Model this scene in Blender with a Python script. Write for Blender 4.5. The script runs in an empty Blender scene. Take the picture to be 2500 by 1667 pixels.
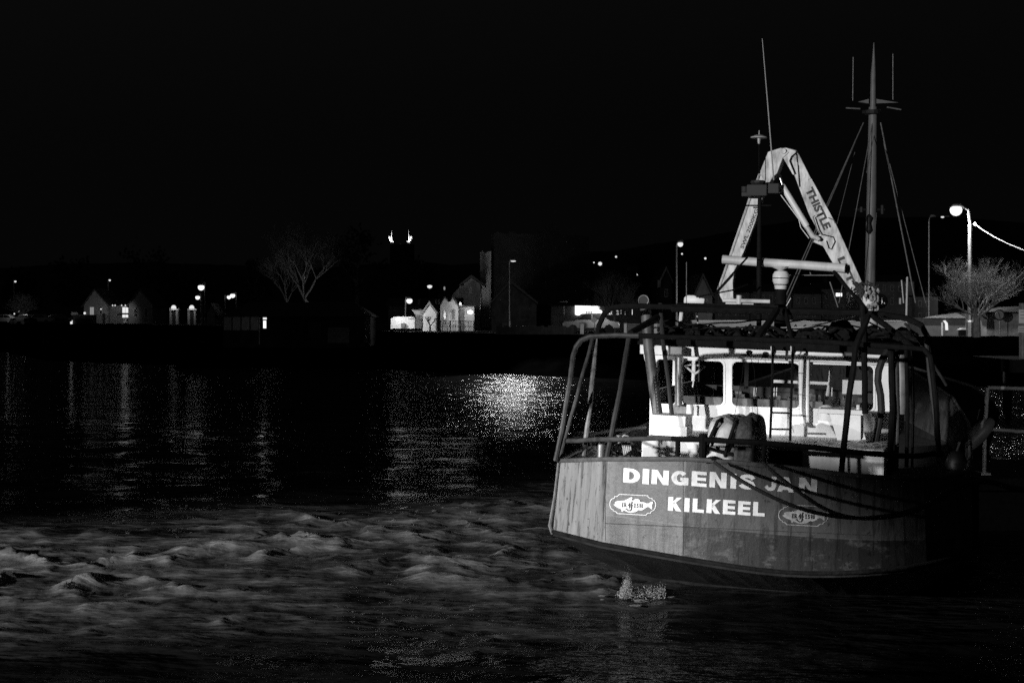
import bpy, bmesh, math, random
from mathutils import Vector, Matrix, noise
from mathutils.bvhtree import BVHTree
R = math.radians
random.seed(7)
sc = bpy.context.scene
col = sc.collection

# ------------------------------------------------------------------ camera, sky, key light, exposure
EYE, F, CX, HY = 3.9, 3472.0, 1250.0, 770.0        # eye height (m), focal length / principal column / horizon row in photo pixels
cam = bpy.data.cameras.new('camera'); cam.sensor_width = 36; cam.lens = 36*F/2500
cam.shift_y = -(833.5-HY)/2500; cam.clip_start = .5; cam.clip_end = 3000
camo = bpy.data.objects.new('camera', cam); col.objects.link(camo)
camo.location = (0, 0, EYE); camo.rotation_euler = (R(90), 0, 0); sc.camera = camo

world = bpy.data.worlds.new('World'); sc.world = world; world.use_nodes = True
wn = world.node_tree; bg = wn.nodes['Background']
sky = wn.nodes.new('ShaderNodeTexSky'); sky.sky_type = 'NISHITA'; sky.sun_disc = False
sky.sun_elevation = R(-4); sky.sun_rotation = R(200)
bw = wn.nodes.new('ShaderNodeRGBToBW'); wn.links.new(sky.outputs[0], bw.inputs[0])
flr = wn.nodes.new('ShaderNodeMath'); flr.operation = 'ADD'; flr.inputs[1].default_value = .013   # town glow in the night air
wn.links.new(bw.outputs[0], flr.inputs[0])
wn.links.new(flr.outputs[0], bg.inputs[0]); bg.inputs[1].default_value = .12

sc.view_settings.view_transform = 'Standard'; sc.view_settings.look = 'None'
sc.view_settings.exposure = 0; sc.view_settings.gamma = 1
sc.cycles.use_denoising = False; sc.cycles.max_bounces = 6; sc.cycles.diffuse_bounces = 2
sc.cycles.glossy_bounces = 3; sc.cycles.sample_clamp_indirect = 2; sc.cycles.sample_clamp_direct = 20; sc.cycles.volume_bounces = 0
sc.cycles.caustics_reflective = False; sc.cycles.caustics_refractive = False

def point(name, loc, watts, radius=.15, parent=None):
    l = bpy.data.lights.new(name, 'POINT'); l.energy = watts; l.shadow_soft_size = radius
    o = bpy.data.objects.new(name, l); o.location = loc; col.objects.link(o)
    if parent: o.parent = parent; o.location = Vector(loc)-MW[parent.name].translation
    return o
MW = {}
def spot(name, loc, aim, watts, cone=90, radius=.15, blend=.5, parent=None):
    l = bpy.data.lights.new(name, 'SPOT'); l.energy = watts; l.shadow_soft_size = radius; l.spot_size = R(cone); l.spot_blend = blend
    o = bpy.data.objects.new(name, l); o.location = loc; col.objects.link(o)
    o.rotation_euler = (Vector(aim)-Vector(loc)).to_track_quat('-Z', 'Y').to_euler()
    if parent: o.parent = parent; o.location = Vector(loc)-MW[parent.name].translation
    return o
spot('rail_fill_spot', (11, -9, 7.5), (10.3, 26, 1.6), 5200, 10, .15, .6)  # unseen spot added to brighten the pontoon rail
# two quay floodlights left of the camera: one with its beam above the gunwale, one shielded and pointing down at stern and water
spot('upper_floodlight', (-20.5, -11.5, 7.5), (4.1, 22.8, 12.7), 56000, 31, .2, .12)
spot('lower_floodlight', (-30.0, -.5, 7.6), (-30+math.sin(R(51)), -.5+math.cos(R(51)), 7.6-math.tan(R(26))), 95000, 40, .55, .12)

# ------------------------------------------------------------------ geometry helpers
def P(px, py, Y): return Vector(((px-CX)/F*Y, Y, EYE+(HY-py)/F*Y))
def G(px, py, z):
    Y = (EYE-z)*F/(py-HY); return Vector(((px-CX)/F*Y, Y, z))
BM = Matrix.Translation((2.86, 18.5, 0)) @ Matrix.Rotation(R(-18), 4, 'Z') @ Matrix.Rotation(R(1.5), 4, 'Y')
BI = BM.inverted(); BC = BI @ Vector((0, 0, EYE))
def bray(px, py): return (BI.to_3x3() @ Vector(((px-CX)/F, 1, (HY-py)/F)))
def B(px, py, v):
    d = bray(px, py); return BC + d*((v-BC.y)/d.y)
def Bw(px, py, w):
    d = bray(px, py); return BC + d*((w-BC.z)/d.z)

class MB:
    def __init__(s): s.v = []; s.f = []; s.mi = []
    def add(s, vs, fs, mi=0):
        n = len(s.v); s.v += [Vector(x) for x in vs]; s.f += [[i+n for i in f] for f in fs]; s.mi += [mi]*len(fs); return s
    def hexa(s, a, b, mi=0):    # two quads
        return s.add(list(a)+list(b), [[3,2,1,0],[4,5,6,7],[0,1,5,4],[1,2,6,5],[2,3,7,6],[3,0,4,7]], mi)
    def box(s, lo, hi, mi=0):
        x0,y0,z0 = lo; x1,y1,z1 = hi
        return s.hexa([(x0,y0,z0),(x1,y0,z0),(x1,y1,z0),(x0,y1,z0)], [(x0,y0,z1),(x1,y0,z1),(x1,y1,z1),(x0,y1,z1)], mi)
    def prism(s, pts, ext, mi=0):   # polygon (3d points) extruded by vector
        n = len(pts); e = Vector(ext); pts = [Vector(p) for p in pts]
        return s.add(pts+[p+e for p in pts], [list(range(n))[::-1], list(range(n, 2*n))]+[[i,(i+1)%n,n+(i+1)%n,n+i] for i in range(n)], mi)
    def tube(s, path, r, seg=8, cap=True, mi=0):
        path = [Vector(p) for p in path]
        rs = r if isinstance(r, (list, tuple)) else [r]*len(path)
        n0 = len(s.v); prev = None
        for i, p in enumerate(path):
            t = (path[min(i+1, len(path)-1)]-path[max(i-1, 0)])
            t = t.normalized() if t.length > 1e-9 else Vector((0,0,1))
            if prev is None:
                up = Vector((0,0,1)) if abs(t.z) < .9 else Vector((1,0,0)); a = t.cross(up).normalized()
            else:
                a = (prev-t*prev.dot(t)); a = a.normalized() if a.length > 1e-6 else t.orthogonal().normalized()
            prev = a; b = t.cross(a)
            for k in range(seg):
                an = 2*math.pi*k/seg; s.v.append(p+(a*math.cos(an)+b*math.sin(an))*rs[i])
        for i in range(len(path)-1):
            for k in range(seg):
                q = n0+i*seg; k2 = (k+1)%seg
                s.f.append([q+k, q+k2, q+seg+k2, q+seg+k]); s.mi.append(mi)
        if cap:
            s.f.append([n0+k for k in range(seg)][::-1]); s.mi.append(mi)
            q = n0+(len(path)-1)*seg; s.f.append([q+k for k in range(seg)]); s.mi.append(mi)
        return s
    def lathe(s, c, prof, seg=14, axis='Z', mi=0, cap=True):
        c = Vector(c); n0 = len(s.v)
        for r, h in prof:
            for k in range(seg):
                an = 2*math.pi*k/seg; x, y = math.cos(an)*r, math.sin(an)*r
                s.v.append(c+(Vector((x,y,h)) if axis=='Z' else Vector((x,h,y)) if axis=='Y' else Vector((h,x,y))))
        for i in range(len(prof)-1):
            for k in range(seg):
                q = n0+i*seg; k2 = (k+1)%seg; s.f.append([q+k,q+k2,q+seg+k2,q+seg+k]); s.mi.append(mi)
        if not cap: return s
        s.f.append([n0+k for k in range(seg)][::-1]); s.mi.append(mi)
        q = n0+(len(prof)-1)*seg; s.f.append([q+k for k in range(seg)]); s.mi.append(mi)
        return s
    def build(s, name, mats, parent=None, smooth=False, origin=None, bevel=0):
        if not isinstance(mats, (list, tuple)): mats = [mats]
        me = bpy.data.meshes.new(name); M = MW[parent.name] if parent else Matrix.Translation(origin or (0,0,0))
        if M.is_identity if hasattr(M,'is_identity') else False: vs = s.v
        else:
            I = M.inverted(); vs = [I@v for v in s.v]
        me.from_pydata([tuple(v) for v in vs], [], s.f); me.polygons.foreach_set('material_index', s.mi)
        for m in mats: me.materials.append(m)
        bm = bmesh.new(); bm.from_mesh(me); bmesh.ops.recalc_face_normals(bm, faces=bm.faces)
        if bevel: 
            bmesh.ops.remove_doubles(bm, verts=bm.verts, dist=1e-5)
            bmesh.ops.bevel(bm, geom=[e for e in bm.edges if len(e.link_faces)==2 and e.calc_face_angle(0)>.6], offset=bevel, segments=2, affect='EDGES', profile=.6)
        bm.to_mesh(me); bm.free()
        if smooth:
            me.polygons.foreach_set('use_smooth', [True]*len(me.polygons))
            if hasattr(me, 'set_sharp_from_angle'): me.set_sharp_from_angle(angle=R(40))
        o = bpy.data.objects.new(name, me); col.objects.link(o)
        if parent: o.parent = parent; MW[o.name] = MW[parent.name]
        else: o.location = M.translation; MW[o.name] = M
        return o
def tag(o, label=None, cat=None, group=None, kind=None):
    if label: o['label'] = label
    if cat: o['category'] = cat
    if group: o['group'] = group
    if kind: o['kind'] = kind
    return o
def thing(name, loc, label, cat, group=None):
    o = bpy.data.objects.new(name, None); o.empty_display_size = .3; o.location = loc; col.objects.link(o)
    MW[o.name] = Matrix.Translation(loc); return tag(o, label, cat, group)
def boat_thing(name, mb, mat, base, label, cat, group=None, smooth=False):   # loose thing lying on the boat, verts in boat space
    base = Vector(base); L = MB(); L.v = [v-base for v in mb.v]; L.f = mb.f; L.mi = mb.mi
    o = L.build(name, mat, smooth=smooth); o.matrix_world = BM @ Matrix.Translation(base)
    MW[o.name] = Matrix.Translation(base); return tag(o, label, cat, group)

# ------------------------------------------------------------------ materials (all greys: a black and white place)
def mat(name, c, rough=.6, var=.35, scale=3.0, metal=0, bump=.0, stretch=(1,1,1), spec=.5, fine=None):
    m = bpy.data.materials.new(name); m.use_nodes = True; nt = m.node_tree; b = nt.nodes['Principled BSDF']
    b.inputs['Roughness'].default_value = rough; b.inputs['Metallic'].default_value = metal
    b.inputs['Specular IOR Level'].default_value = spec
    tc = nt.nodes.new('ShaderNodeTexCoord'); mp = nt.nodes.new('ShaderNodeMapping'); mp.inputs['Scale'].default_value = stretch
    nt.links.new(tc.outputs['Object'], mp.inputs[0])
    n = nt.nodes.new('ShaderNodeTexNoise'); n.inputs['Scale'].default_value = scale; n.inputs['Detail'].default_value = 7
    n.inputs['Roughness'].default_value = .65; nt.links.new(mp.outputs[0], n.inputs['Vector'])
    r = nt.nodes.new('ShaderNodeValToRGB'); lo, hi = c*(1-var), min(1, c*(1+var*.5))
    r.color_ramp.elements[0].position = .3; r.color_ramp.elements[0].color = (lo,lo,lo,1)
    r.color_ramp.elements[1].position = .62; r.color_ramp.elements[1].color = (hi,hi,hi,1)
    nt.links.new(n.outputs['Fac'], r.inputs[0]); nt.links.new(r.outputs[0], b.inputs['Base Color'])
    if bump:
        bp = nt.nodes.new('ShaderNodeBump'); bp.inputs['Strength'].default_value = bump; bp.inputs['Distance'].default_value = .05
        nt.links.new(n.outputs['Fac'], bp.inputs['Height']); nt.links.new(bp.outputs[0], b.inputs['Normal'])
    return m
def emit(name, s):
    m = bpy.data.materials.new(name); m.use_nodes = True; nt = m.node_tree; nt.nodes.clear()
    o = nt.nodes.new('ShaderNodeOutputMaterial'); e = nt.nodes.new('ShaderNodeEmission'); e.inputs[0].default_value = (1,1,1,1)
    e.inputs[1].default_value = s; nt.links.new(e.outputs[0], o.inputs[0]); return m
WHITE = mat('white_paint', .76, .42, .16, 3.4, bump=.08)
WDIRT = mat('dirty_white_paint', .66, .5, .38, 2.6, bump=.06, stretch=(1,1,.35))
CREAM = mat('crane_paint', .52, .5, .75, 4.2, bump=.08, stretch=(2.2,1,.7))
DARK = mat('dark_steel', .018, .55, .5, 5, bump=.1)
PIPE = mat('weathered_pipe', .035, .6, .75, 7, bump=.25)
GALV = mat('galvanised_steel', .30, .45, .4, 8, metal=.4, bump=.1)
BLACK = mat('black_rubber', .012, .7, .3, 6)
LETTER = mat('letter_paint', .80, .5, .22, 9)
FADED = mat('faded_letter_paint', .34, .6, .6, 14)
WORN = mat('worn_letter_paint', .64, .6, .45, 14)
MARK = mat('dark_mark', .02, .6, .2, 6)
CANVAS = mat('canvas', .50, .8, .45, 5, bump=.35)
NET = mat('fishing_net', .05, .9, .7, 16, bump=.8)
ROPE = mat('rope', .035, .85, .4, 30, bump=.6)
PROPE = mat('pale_rope', .42, .85, .4, 30, bump=.6)
SHADEBLK = mat('shade_black_steel', .006, .8, .6, 9, bump=.2, spec=.12)  # steel darkened to near-black, shade put into the colour
DECK = mat('deck_paint', .05, .7, .5, 4, bump=.2)
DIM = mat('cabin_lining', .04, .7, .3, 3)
STONE = mat('stone', .24, .9, .55, 2.2, bump=.6)
RENDERW = mat('white_render', .72, .8, .18, 1.2, bump=.15)
GREYR = mat('grey_render', .26, .85, .35, 1.5, bump=.3)
DSTONE = mat('dark_stone', .045, .9, .6, 1.4, bump=.6)
SLATE = mat('roof_slate', .045, .7, .5, 2.5, bump=.4, stretch=(1,1,4))
BARK = mat('bark', .13, .9, .5, 4, bump=.5)
BARKD = mat('dark_bark', .06, .9, .5, 4, bump=.5)
LEAF = mat('evergreen_leaves', .012, .8, .5, 4)
GROUND = mat('asphalt_ground', .05, .9, .4, .4)
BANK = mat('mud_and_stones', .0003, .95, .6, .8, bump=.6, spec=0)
FRAME = mat('window_frame', .55, .6, .2, 5)
DGLASS = mat('dark_glass', .01, .15, .2, 2)
BULB = emit('lamp_glow', 1.25)
BULBS = emit('small_lamp_glow', .85)
WARM = emit('lit_window', .9)
SIGNL = emit('lit_sign', .9)
DIMW = emit('dim_lit_window', .25)

def glass_mat():
    m = bpy.data.materials.new('window_glass'); m.use_nodes = True; nt = m.node_tree; nt.nodes.clear()
    o = nt.nodes.new('ShaderNodeOutputMaterial'); mx = nt.nodes.new('ShaderNodeMixShader')
    t = nt.nodes.new('ShaderNodeBsdfTransparent'); t.inputs[0].default_value = (.93,.93,.93,1)
    g = nt.nodes.new('ShaderNodeBsdfGlossy'); g.inputs['Roughness'].default_value = .03
    mx.inputs[0].default_value = .08
    nt.links.new(t.outputs[0], mx.inputs[1]); nt.links.new(g.outputs[0], mx.inputs[2]); nt.links.new(mx.outputs[0], o.inputs[0]); return m
GLASS = glass_mat()

# ------------------------------------------------------------------ setting: water, bank, ground, hill
def water_mat():
    m = bpy.data.materials.new('harbour_water'); m.use_nodes = True; nt = m.node_tree; b = nt.nodes['Principled BSDF']
    L = nt.links.new; N = nt.nodes.new
    tc = N('ShaderNodeTexCoord'); at = N('ShaderNodeAttribute'); at.attribute_name = 'foam'
    n1 = N('ShaderNodeTexNoise'); n1.inputs['Scale'].default_value = 1.5; n1.inputs['Detail'].default_value = 10; n1.inputs['Roughness'].default_value = .72
    mp = N('ShaderNodeMapping'); mp.inputs['Scale'].default_value = (.55,1,1); L(tc.outputs['Object'], mp.inputs[0]); L(mp.outputs[0], n1.inputs['Vector'])
    rr = N('ShaderNodeMapRange'); rr.inputs['From Min'].default_value = .36; rr.inputs['From Max'].default_value = .70; L(n1.outputs['Fac'], rr.inputs['Value'])
    mu = N('ShaderNodeMath'); mu.operation = 'MULTIPLY'; L(rr.outputs[0], mu.inputs[0]); L(at.outputs['Fac'], mu.inputs[1])
    mc = N('ShaderNodeMapRange'); mc.inputs['To Min'].default_value = .004; mc.inputs['To Max'].default_value = .36; L(mu.outputs[0], mc.inputs['Value'])
    L(mc.outputs[0], b.inputs['Base Color'])
    b.inputs['IOR'].default_value = 1.33; b.inputs['Specular IOR Level'].default_value = .2
    # aerated water scatters light softly; the clear surface film over it still carries the ripples
    ro = N('ShaderNodeMapRange'); ro.inputs['To Min'].default_value = .085; ro.inputs['To Max'].default_value = .75; ro.inputs['From Max'].default_value = .5; L(at.outputs['Fac'], ro.inputs['Value']); L(ro.outputs[0], b.inputs['Roughness'])
    cw = N('ShaderNodeMapRange'); cw.inputs['From Max'].default_value = .3; cw.inputs['To Max'].default_value = .8; L(at.outputs['Fac'], cw.inputs['Value']); L(cw.outputs[0], b.inputs['Coat Weight'])
    b.inputs['Coat Roughness'].default_value = .06; b.inputs['Coat IOR'].default_value = 1.33
    # ripples: three scales, long crests running across the view
    hs = None
    for sc_, st, amp in ((.45, (.5,1,1), .85), (1.7, (.45,1,1), .34), (6.0, (.5,1,1), .09)):
        mp2 = N('ShaderNodeMapping'); mp2.inputs['Scale'].default_value = st; mp2.inputs['Rotation'].default_value = (0,0,R(8*sc_))
        L(tc.outputs['Object'], mp2.inputs[0])
        n = N('ShaderNodeTexNoise'); n.inputs['Scale'].default_value = sc_; n.inputs['Detail'].default_value = 3; L(mp2.outputs[0], n.inputs['Vector'])
        k = N('ShaderNodeMath'); k.operation = 'MULTIPLY'; k.inputs[1].default_value = amp; L(n.outputs['Fac'], k.inputs[0])
        if hs is None: hs = k
        else:
            a = N('ShaderNodeMath'); a.operation = 'ADD'; L(hs.outputs[0], a.inputs[0]); L(k.outputs[0], a.inputs[1]); hs = a
    bp = N('ShaderNodeBump'); bp.inputs['Strength'].default_value = 1; bp.inputs['Distance'].default_value = 1.0
    L(hs.outputs[0], bp.inputs['Height']); L(bp.outputs[0], b.inputs['Coat Normal'])
    bq = N('ShaderNodeBump'); bq.inputs['Distance'].default_value = 1.0; L(hs.outputs[0], bq.inputs['Height']); L(bq.outputs[0], b.inputs['Normal'])
    st_ = N('ShaderNodeMapRange'); st_.inputs['From Max'].default_value = .35; st_.inputs['To Min'].default_value = 1; st_.inputs['To Max'].default_value = .38; L(at.outputs['Fac'], st_.inputs['Value']); L(st_.outputs[0], bq.inputs['Strength'])
    return m
WATER = water_mat()
def sst(a, b, x):
    t = max(0, min(1, (x-a)/(b-a))); return t*t*(3-2*t)
def foam_w(x, y):
    # boiling outflow: a band from the far left across to the stern
    px = CX + x/y*F
    far = 29.5+1.2*math.sin(x*.35+1)+ .7*math.sin(x*.9)
    if px > 900: far += (px-900)/500*3.0
    f = sst(15.8, 20.8, y)*(1-sst(far-3.5, far+.8, y))
    f *= 1-sst(1450, 1750, px)*.95
    f *= .55+.65*max(0, min(1, .5+1.7*noise.noise(Vector((x*.22, y*.3, 3.1)))))
    return max(0, min(1, f))
def build_water():
    me = bpy.data.meshes.new('water'); V = []; Fc = []; foam = []
    nx, ny = 360, 300; ys = [-60.0]+[7.0+(58-7.0)*((j/ny)**1.5) for j in range(ny+1)]+[430.0]
    for j, y in enumerate(ys):
        yy = max(7, min(58, y))
        half0 = -.46*yy-2; half1 = -half0
        for i in range(-1, nx+2):
            x = -700 if i < 0 else 700 if i > nx else half0+(half1-half0)*i/nx
            rim = i < 0 or i > nx or y < 7 or y > 58
            fw = 0 if rim else foam_w(x, y)
            e = 0 if rim else (1-sst(45, 58, y))
            h = noise.noise(Vector((x*.55, y*.75, 0)))*.05
            l1 = noise.noise(Vector((x*.8+3, y*1.15, 5))); l1b = 2*noise.noise(Vector((x*.35+9, y*.5, 8))); l2 = noise.noise(Vector((x*1.9, y*2.6, 9))); l3 = noise.noise(Vector((x*3.6, y*5, 12)))
            lump = max(0, .30-abs(l1)*1.1)**1.25*.50*max(0,min(1,.5+l1b)) + max(0,l2+.1)**1.3*.06+max(0,l3)**1.4*.07+noise.noise(Vector((x*7.5, y*9, 2)))*.010
            h += lump*fw*1.1; fw *= max(.15, min(1.15, 0.28+lump*10))
            V.append((x, y, (h-.02)*e)); foam.append(fw)
    w = nx+3
    for j in range(len(ys)-1):
        for i in range(w-1): Fc.append((j*w+i, j*w+i+1, (j+1)*w+i+1, (j+1)*w+i))
    V2 = V
    me.from_pydata(V2, [], Fc); a = me.attributes.new('foam', 'FLOAT', 'POINT'); a.data.foreach_set('value', foam)
    me.materials.append(WATER); me.polygons.foreach_set('use_smooth', [True]*len(me.polygons))
    o = bpy.data.objects.new('water', me); col.objects.link(o); tag(o, kind='structure'); return o
build_water()

edge = [G(px, py, 2.6) for px, py in ((-900,787),(0,787),(110,788),(250,789.5),(560,797),(850,804),(1000,811),(1250,815.5),(1560,818.5),(2150,820.5),(2500,821),(3200,823))]
foot = [G(px, py, -.05) for px, py in ((-900,846),(0,860),(110,884),(250,892),(560,898),(850,902),(1000,906),(1250,916),(1560,930),(2150,942),(2500,948),(3200,955))]
g = MB(); n = len(edge)
back = [Vector((e.x*6, 900, 2.6)) for e in edge]
for i in range(n-1): g.add([edge[i], edge[i+1], back[i+1], back[i]], [[0,1,2,3]])
tag(g.build('ground', GROUND), kind='structure')
g = MB(); K = 40
rows = []
for i in range(n-1):
    for k in range(K):
        t = k/K; e = edge[i].lerp(edge[i+1], t); f = foot[i].lerp(foot[i+1], t)
        rr = noise.noise(Vector((e.x*1.1, e.y*1.1, 0)))
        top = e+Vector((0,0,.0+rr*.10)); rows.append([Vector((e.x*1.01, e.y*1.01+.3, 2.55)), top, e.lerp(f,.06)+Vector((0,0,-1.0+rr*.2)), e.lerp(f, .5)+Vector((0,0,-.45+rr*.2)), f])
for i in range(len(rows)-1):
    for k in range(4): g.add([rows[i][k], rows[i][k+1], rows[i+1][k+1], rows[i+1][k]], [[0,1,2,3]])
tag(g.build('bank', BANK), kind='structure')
# hill behind the town
V = []; Fc = []; nx = 60; ny = 14
for j in range(ny+1):
    y = 270+j*45
    for i in range(nx+1):
        x = -520+i*(1040/nx); t = j/ny
        px = CX+x/y*F
        hgt = 15+14*sst(900, 2100, px)+7*noise.noise(Vector((x*.008, 2, 0)))+2*noise.noise(Vector((x*.05, y*.02, 0)))
        V.append((x, y, 2.4+hgt*sst(0, .6, t)*(y/450)))
for j in range(ny):
    for i in range(nx): Fc.append([j*(nx+1)+i, j*(nx+1)+i+1, (j+1)*(nx+1)+i+1, (j+1)*(nx+1)+i])
h = MB(); h.add(V, Fc); tag(h.build('hill', mat('hill_grass', .012, .95, .5, .05)), kind='structure')
# ------------------------------------------------------------------ the trawler
boat = bpy.data.objects.new('fishing_boat', None); col.objects.link(boat); boat.matrix_world = BM
MW[boat.name] = Matrix.Identity(4)
tag(boat, 'lamplit fishing boat with lettered stern, white wheelhouse and pale folding crane', 'fishing boat')
TOP = [(0,20,2.7),(-1.5,18.6,2.5),(-2.5,15,2.1),(-2.85,10,1.85),(-2.9,5,1.72),(-2.88,2.6,1.70)]
def tp(px, py, u, v): q = B(px, py, v); return (u, v, q.z)
vis = [(-2.72,1.25,1126,1292),(-1.78,.30,1122,1322),(-.65,0,1122,1356),(.65,0,1143,1390),(1.8,.30,1167,1386),(2.72,1.25,1160,1352)]
def px_of(u, v, w):
    q = BM @ Vector((u, v, w)); return CX+q.x/q.y*F, HY-(q.z-EYE)/q.y*F
def w_at(u, v, py):     # height that puts (u,v) at picture row py
    w = 1.5
    for _ in range(12): w += (px_of(u, v, w)[1]-py)*18.5/F
    return w
def dense(lst):
    out = []
    for i in range(len(lst)-1):
        p0, p1, p2, p3 = [Vector(lst[k]) for k in (max(0,i-1), i, i+1, min(len(lst)-1, i+2))]
        n = 1 if i < 2 else 4
        for k in range(n):
            t = k/n; q = .5*((2*p1)+(p2-p0)*t+(2*p0-5*p1+4*p2-p3)*t*t+(3*p1-p0-3*p2+p3)*t*t*t) if n > 1 else p1
            out.append(tuple(q))
    return out+[tuple(lst[-1])]
for u, v, w in dense([(u, v, w_at(u, v, a)) for u, v, a, b in vis]+[(2.88,2.6,1.82)])[:-1]: TOP.append((u, v, w))
TOP += [(2.88,2.6,1.82),(2.9,5,1.78),(2.85,10,1.9),(2.5,15,2.1),(1.5,18.6,2.5),(0,20,2.7)]
KN = [(0,19.7,1.4),(-1.35,18.3,1.3),(-2.4,15,1.1),(-2.85,10,.9),(-2.95,5,.75),(-2.95,2.6,.72)]
for u, v, w in dense([(u*1.03, v-.02, w_at(u*1.03, v-.02, b)) for u, v, a, b in vis]+[(2.95,2.6,.68)])[:-1]: KN.append((u, v, w))
KN += [(2.95,2.6,.68),(2.95,5,.75),(2.85,10,.9),(2.4,15,1.1),(1.35,18.3,1.3),(0,19.7,1.4)]
WL = [(0,19,0),(-1.0,18,0),(-2.1,15,0),(-2.6,10,0),(-2.7,6,0),(-2.55,3.6,0),(-2.15,2.5,0),(-1.5,2.1,0)]+dense([(-2.15,2.5,0),(-1.5,2.1,0),(-.6,1.95,0),(.6,1.95,0),(1.5,2.1,0),(2.15,2.5,0),(2.55,3.6,0)])[2:-1]+[(2.55,3.6,0),(2.7,6,0),(2.6,10,0),(2.1,15,0),(1.0,18,0),(0,19,0)]
BT = [(x*.8, y+.5*(y<12), -.9) for x, y, z in WL]
h = MB()
def ringfaces(h, A, Bq, mi=0):
    for i in range(len(A)-1): h.add([A[i], A[i+1], Bq[i+1], Bq[i]], [[0,1,2,3]], mi)
ringfaces(h, TOP, KN, 0)
hull_faces_v = [Vector(x) for x in h.v]; hull_faces = [list(f) for f in h.f]
hv = [v-Vector((0,0,0)) for v in hull_faces_v]
LIP = [(x, y, z-.09) for x, y, z in KN]
ringfaces(h, KN, LIP, 1); ringfaces(h, LIP, WL, 1); ringfaces(h, WL, BT, 1)
INN = [(x*.975, y+.06 if y < 3 else y, z) for x, y, z in TOP]; IND = [(x, y, 1.0) for x, y, z in INN]
ringfaces(h, TOP, INN, 2); ringfaces(h, INN, IND, 2)
def hull_paint():
    m = bpy.data.materials.new('hull_paint'); m.use_nodes = True; nt = m.node_tree; b = nt.nodes['Principled BSDF']
    L = nt.links.new; N = nt.nodes.new
    b.inputs['Roughness'].default_value = .5
    tc = N('ShaderNodeTexCoord'); sp = N('ShaderNodeSeparateXYZ'); L(tc.outputs['Object'], sp.inputs[0])
    def noi(s, st, d=6):
        mp = N('ShaderNodeMapping'); mp.inputs['Scale'].default_value = st; L(tc.outputs['Object'], mp.inputs[0])
        n = N('ShaderNodeTexNoise'); n.inputs['Scale'].default_value = s; n.inputs['Detail'].default_value = d; n.inputs['Roughness'].default_value = .7; L(mp.outputs[0], n.inputs['Vector']); return n.outputs['Fac']
    def math_(op, a, c=None, clamp=False):
        k = N('ShaderNodeMath'); k.operation = op; k.use_clamp = clamp
        for i, q in enumerate((a, c)):
            if q is None: continue
            if isinstance(q, (int, float)): k.inputs[i].default_value = q
            else: L(q, k.inputs[i])
        return k.outputs[0]
    def rng(x, a, c, lo=0, hi=1):
        k = N('ShaderNodeMapRange'); k.interpolation_type = 'SMOOTHSTEP'
        for i, q in zip(('From Min','From Max','To Min','To Max'), (a, c, lo, hi)): k.inputs[i].default_value = q
        L(x, k.inputs['Value']); return k.outputs[0]
    streak = noi(3.2, (1.6,1.6,.14)); blot = noi(2.2, (1,1,1)); fine = noi(22, (1,1,.5))
    # weathered pale paint, dark name panel above, cast shadow painted in below it
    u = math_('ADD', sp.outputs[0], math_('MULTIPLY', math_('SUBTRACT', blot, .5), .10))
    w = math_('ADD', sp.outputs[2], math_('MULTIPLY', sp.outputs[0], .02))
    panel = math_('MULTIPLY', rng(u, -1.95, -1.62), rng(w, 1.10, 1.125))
    shade_low = math_('MULTIPLY', rng(u, -.70, -.62), rng(w, 1.125, 1.10))  # cast shadow painted as a dark area low to starboard
    base = rng(streak, .25, .75, .17, .30)
    low = math_('MULTIPLY', rng(u, -1.90, -1.66), rng(w, 1.12, 1.10))  # painted shade step under the name panel
    base = math_('MULTIPLY', base, math_('SUBTRACT', 1, math_('MULTIPLY', low, rng(streak, .38, .70, .80, .42))))
    pc = rng(blot, .3, .7, .055, .085); shade_c = rng(math_('ADD', math_('MULTIPLY', noi(2.6, (1,1,1.8), 9), 1), 0), .5, .68, .018, .10)
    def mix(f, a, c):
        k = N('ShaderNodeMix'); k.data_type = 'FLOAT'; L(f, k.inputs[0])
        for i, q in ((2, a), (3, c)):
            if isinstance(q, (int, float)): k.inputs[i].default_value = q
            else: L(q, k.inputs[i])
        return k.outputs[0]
    c = mix(panel, base, pc); c = mix(shade_low, c, shade_c)
    # dark scuff marks and rust runs
    c = math_('MULTIPLY', c, rng(noi(5, (1.2,1.2,.25), 8), .34, .44, .45, 1))
    c = math_('MULTIPLY', c, rng(fine, .2, .5, .75, 1))
    runs = noi(9, (1.3,1.3,.10), 4); c = math_('MULTIPLY', c, rng(runs, .52, .64, 1, .38))      # thin rust runs
    chips = noi(11, (1,1,.8), 10); c = math_('MULTIPLY', c, rng(chips, .59, .64, 1, .35))
    L(c, b.inputs['Base Color'])
    bp = N('ShaderNodeBump'); bp.inputs['Strength'].default_value = .35; bp.inputs['Distance'].default_value = .03
    L(math_('ADD', blot, math_('MULTIPLY', fine, .2)), bp.inputs['Height']); L(bp.outputs[0], b.inputs['Normal'])
    return m
ANTIF = mat('bottom_paint', .016, .8, .7, 2.6, bump=.6, stretch=(1,1,.4), spec=.2)
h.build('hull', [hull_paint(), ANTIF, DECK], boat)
bvh = BVHTree.FromPolygons(hv, hull_faces)
def on_hull(px, py, off=.005):
    d = bray(px, py).normalized(); loc, nrm, i, dist = bvh.ray_cast(BC, d)
    if loc is None: return B(px, py, 0)
    if nrm.dot(d) > 0: nrm = -nrm
    return loc+nrm*off
d = MB(); d.add([(x, y, 1.05) for x, y, z in INN[:-1]], [list(range(len(INN)-1))]); d.build('deck', DECK, boat)
MB().tube([Vector(t)+Vector((0,0,.01)) for t in TOP], .032, 8).build('gunwale_rail', mat('gunwale_paint', .10, .5, .6, 6, bump=.2), boat, smooth=True)
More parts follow.
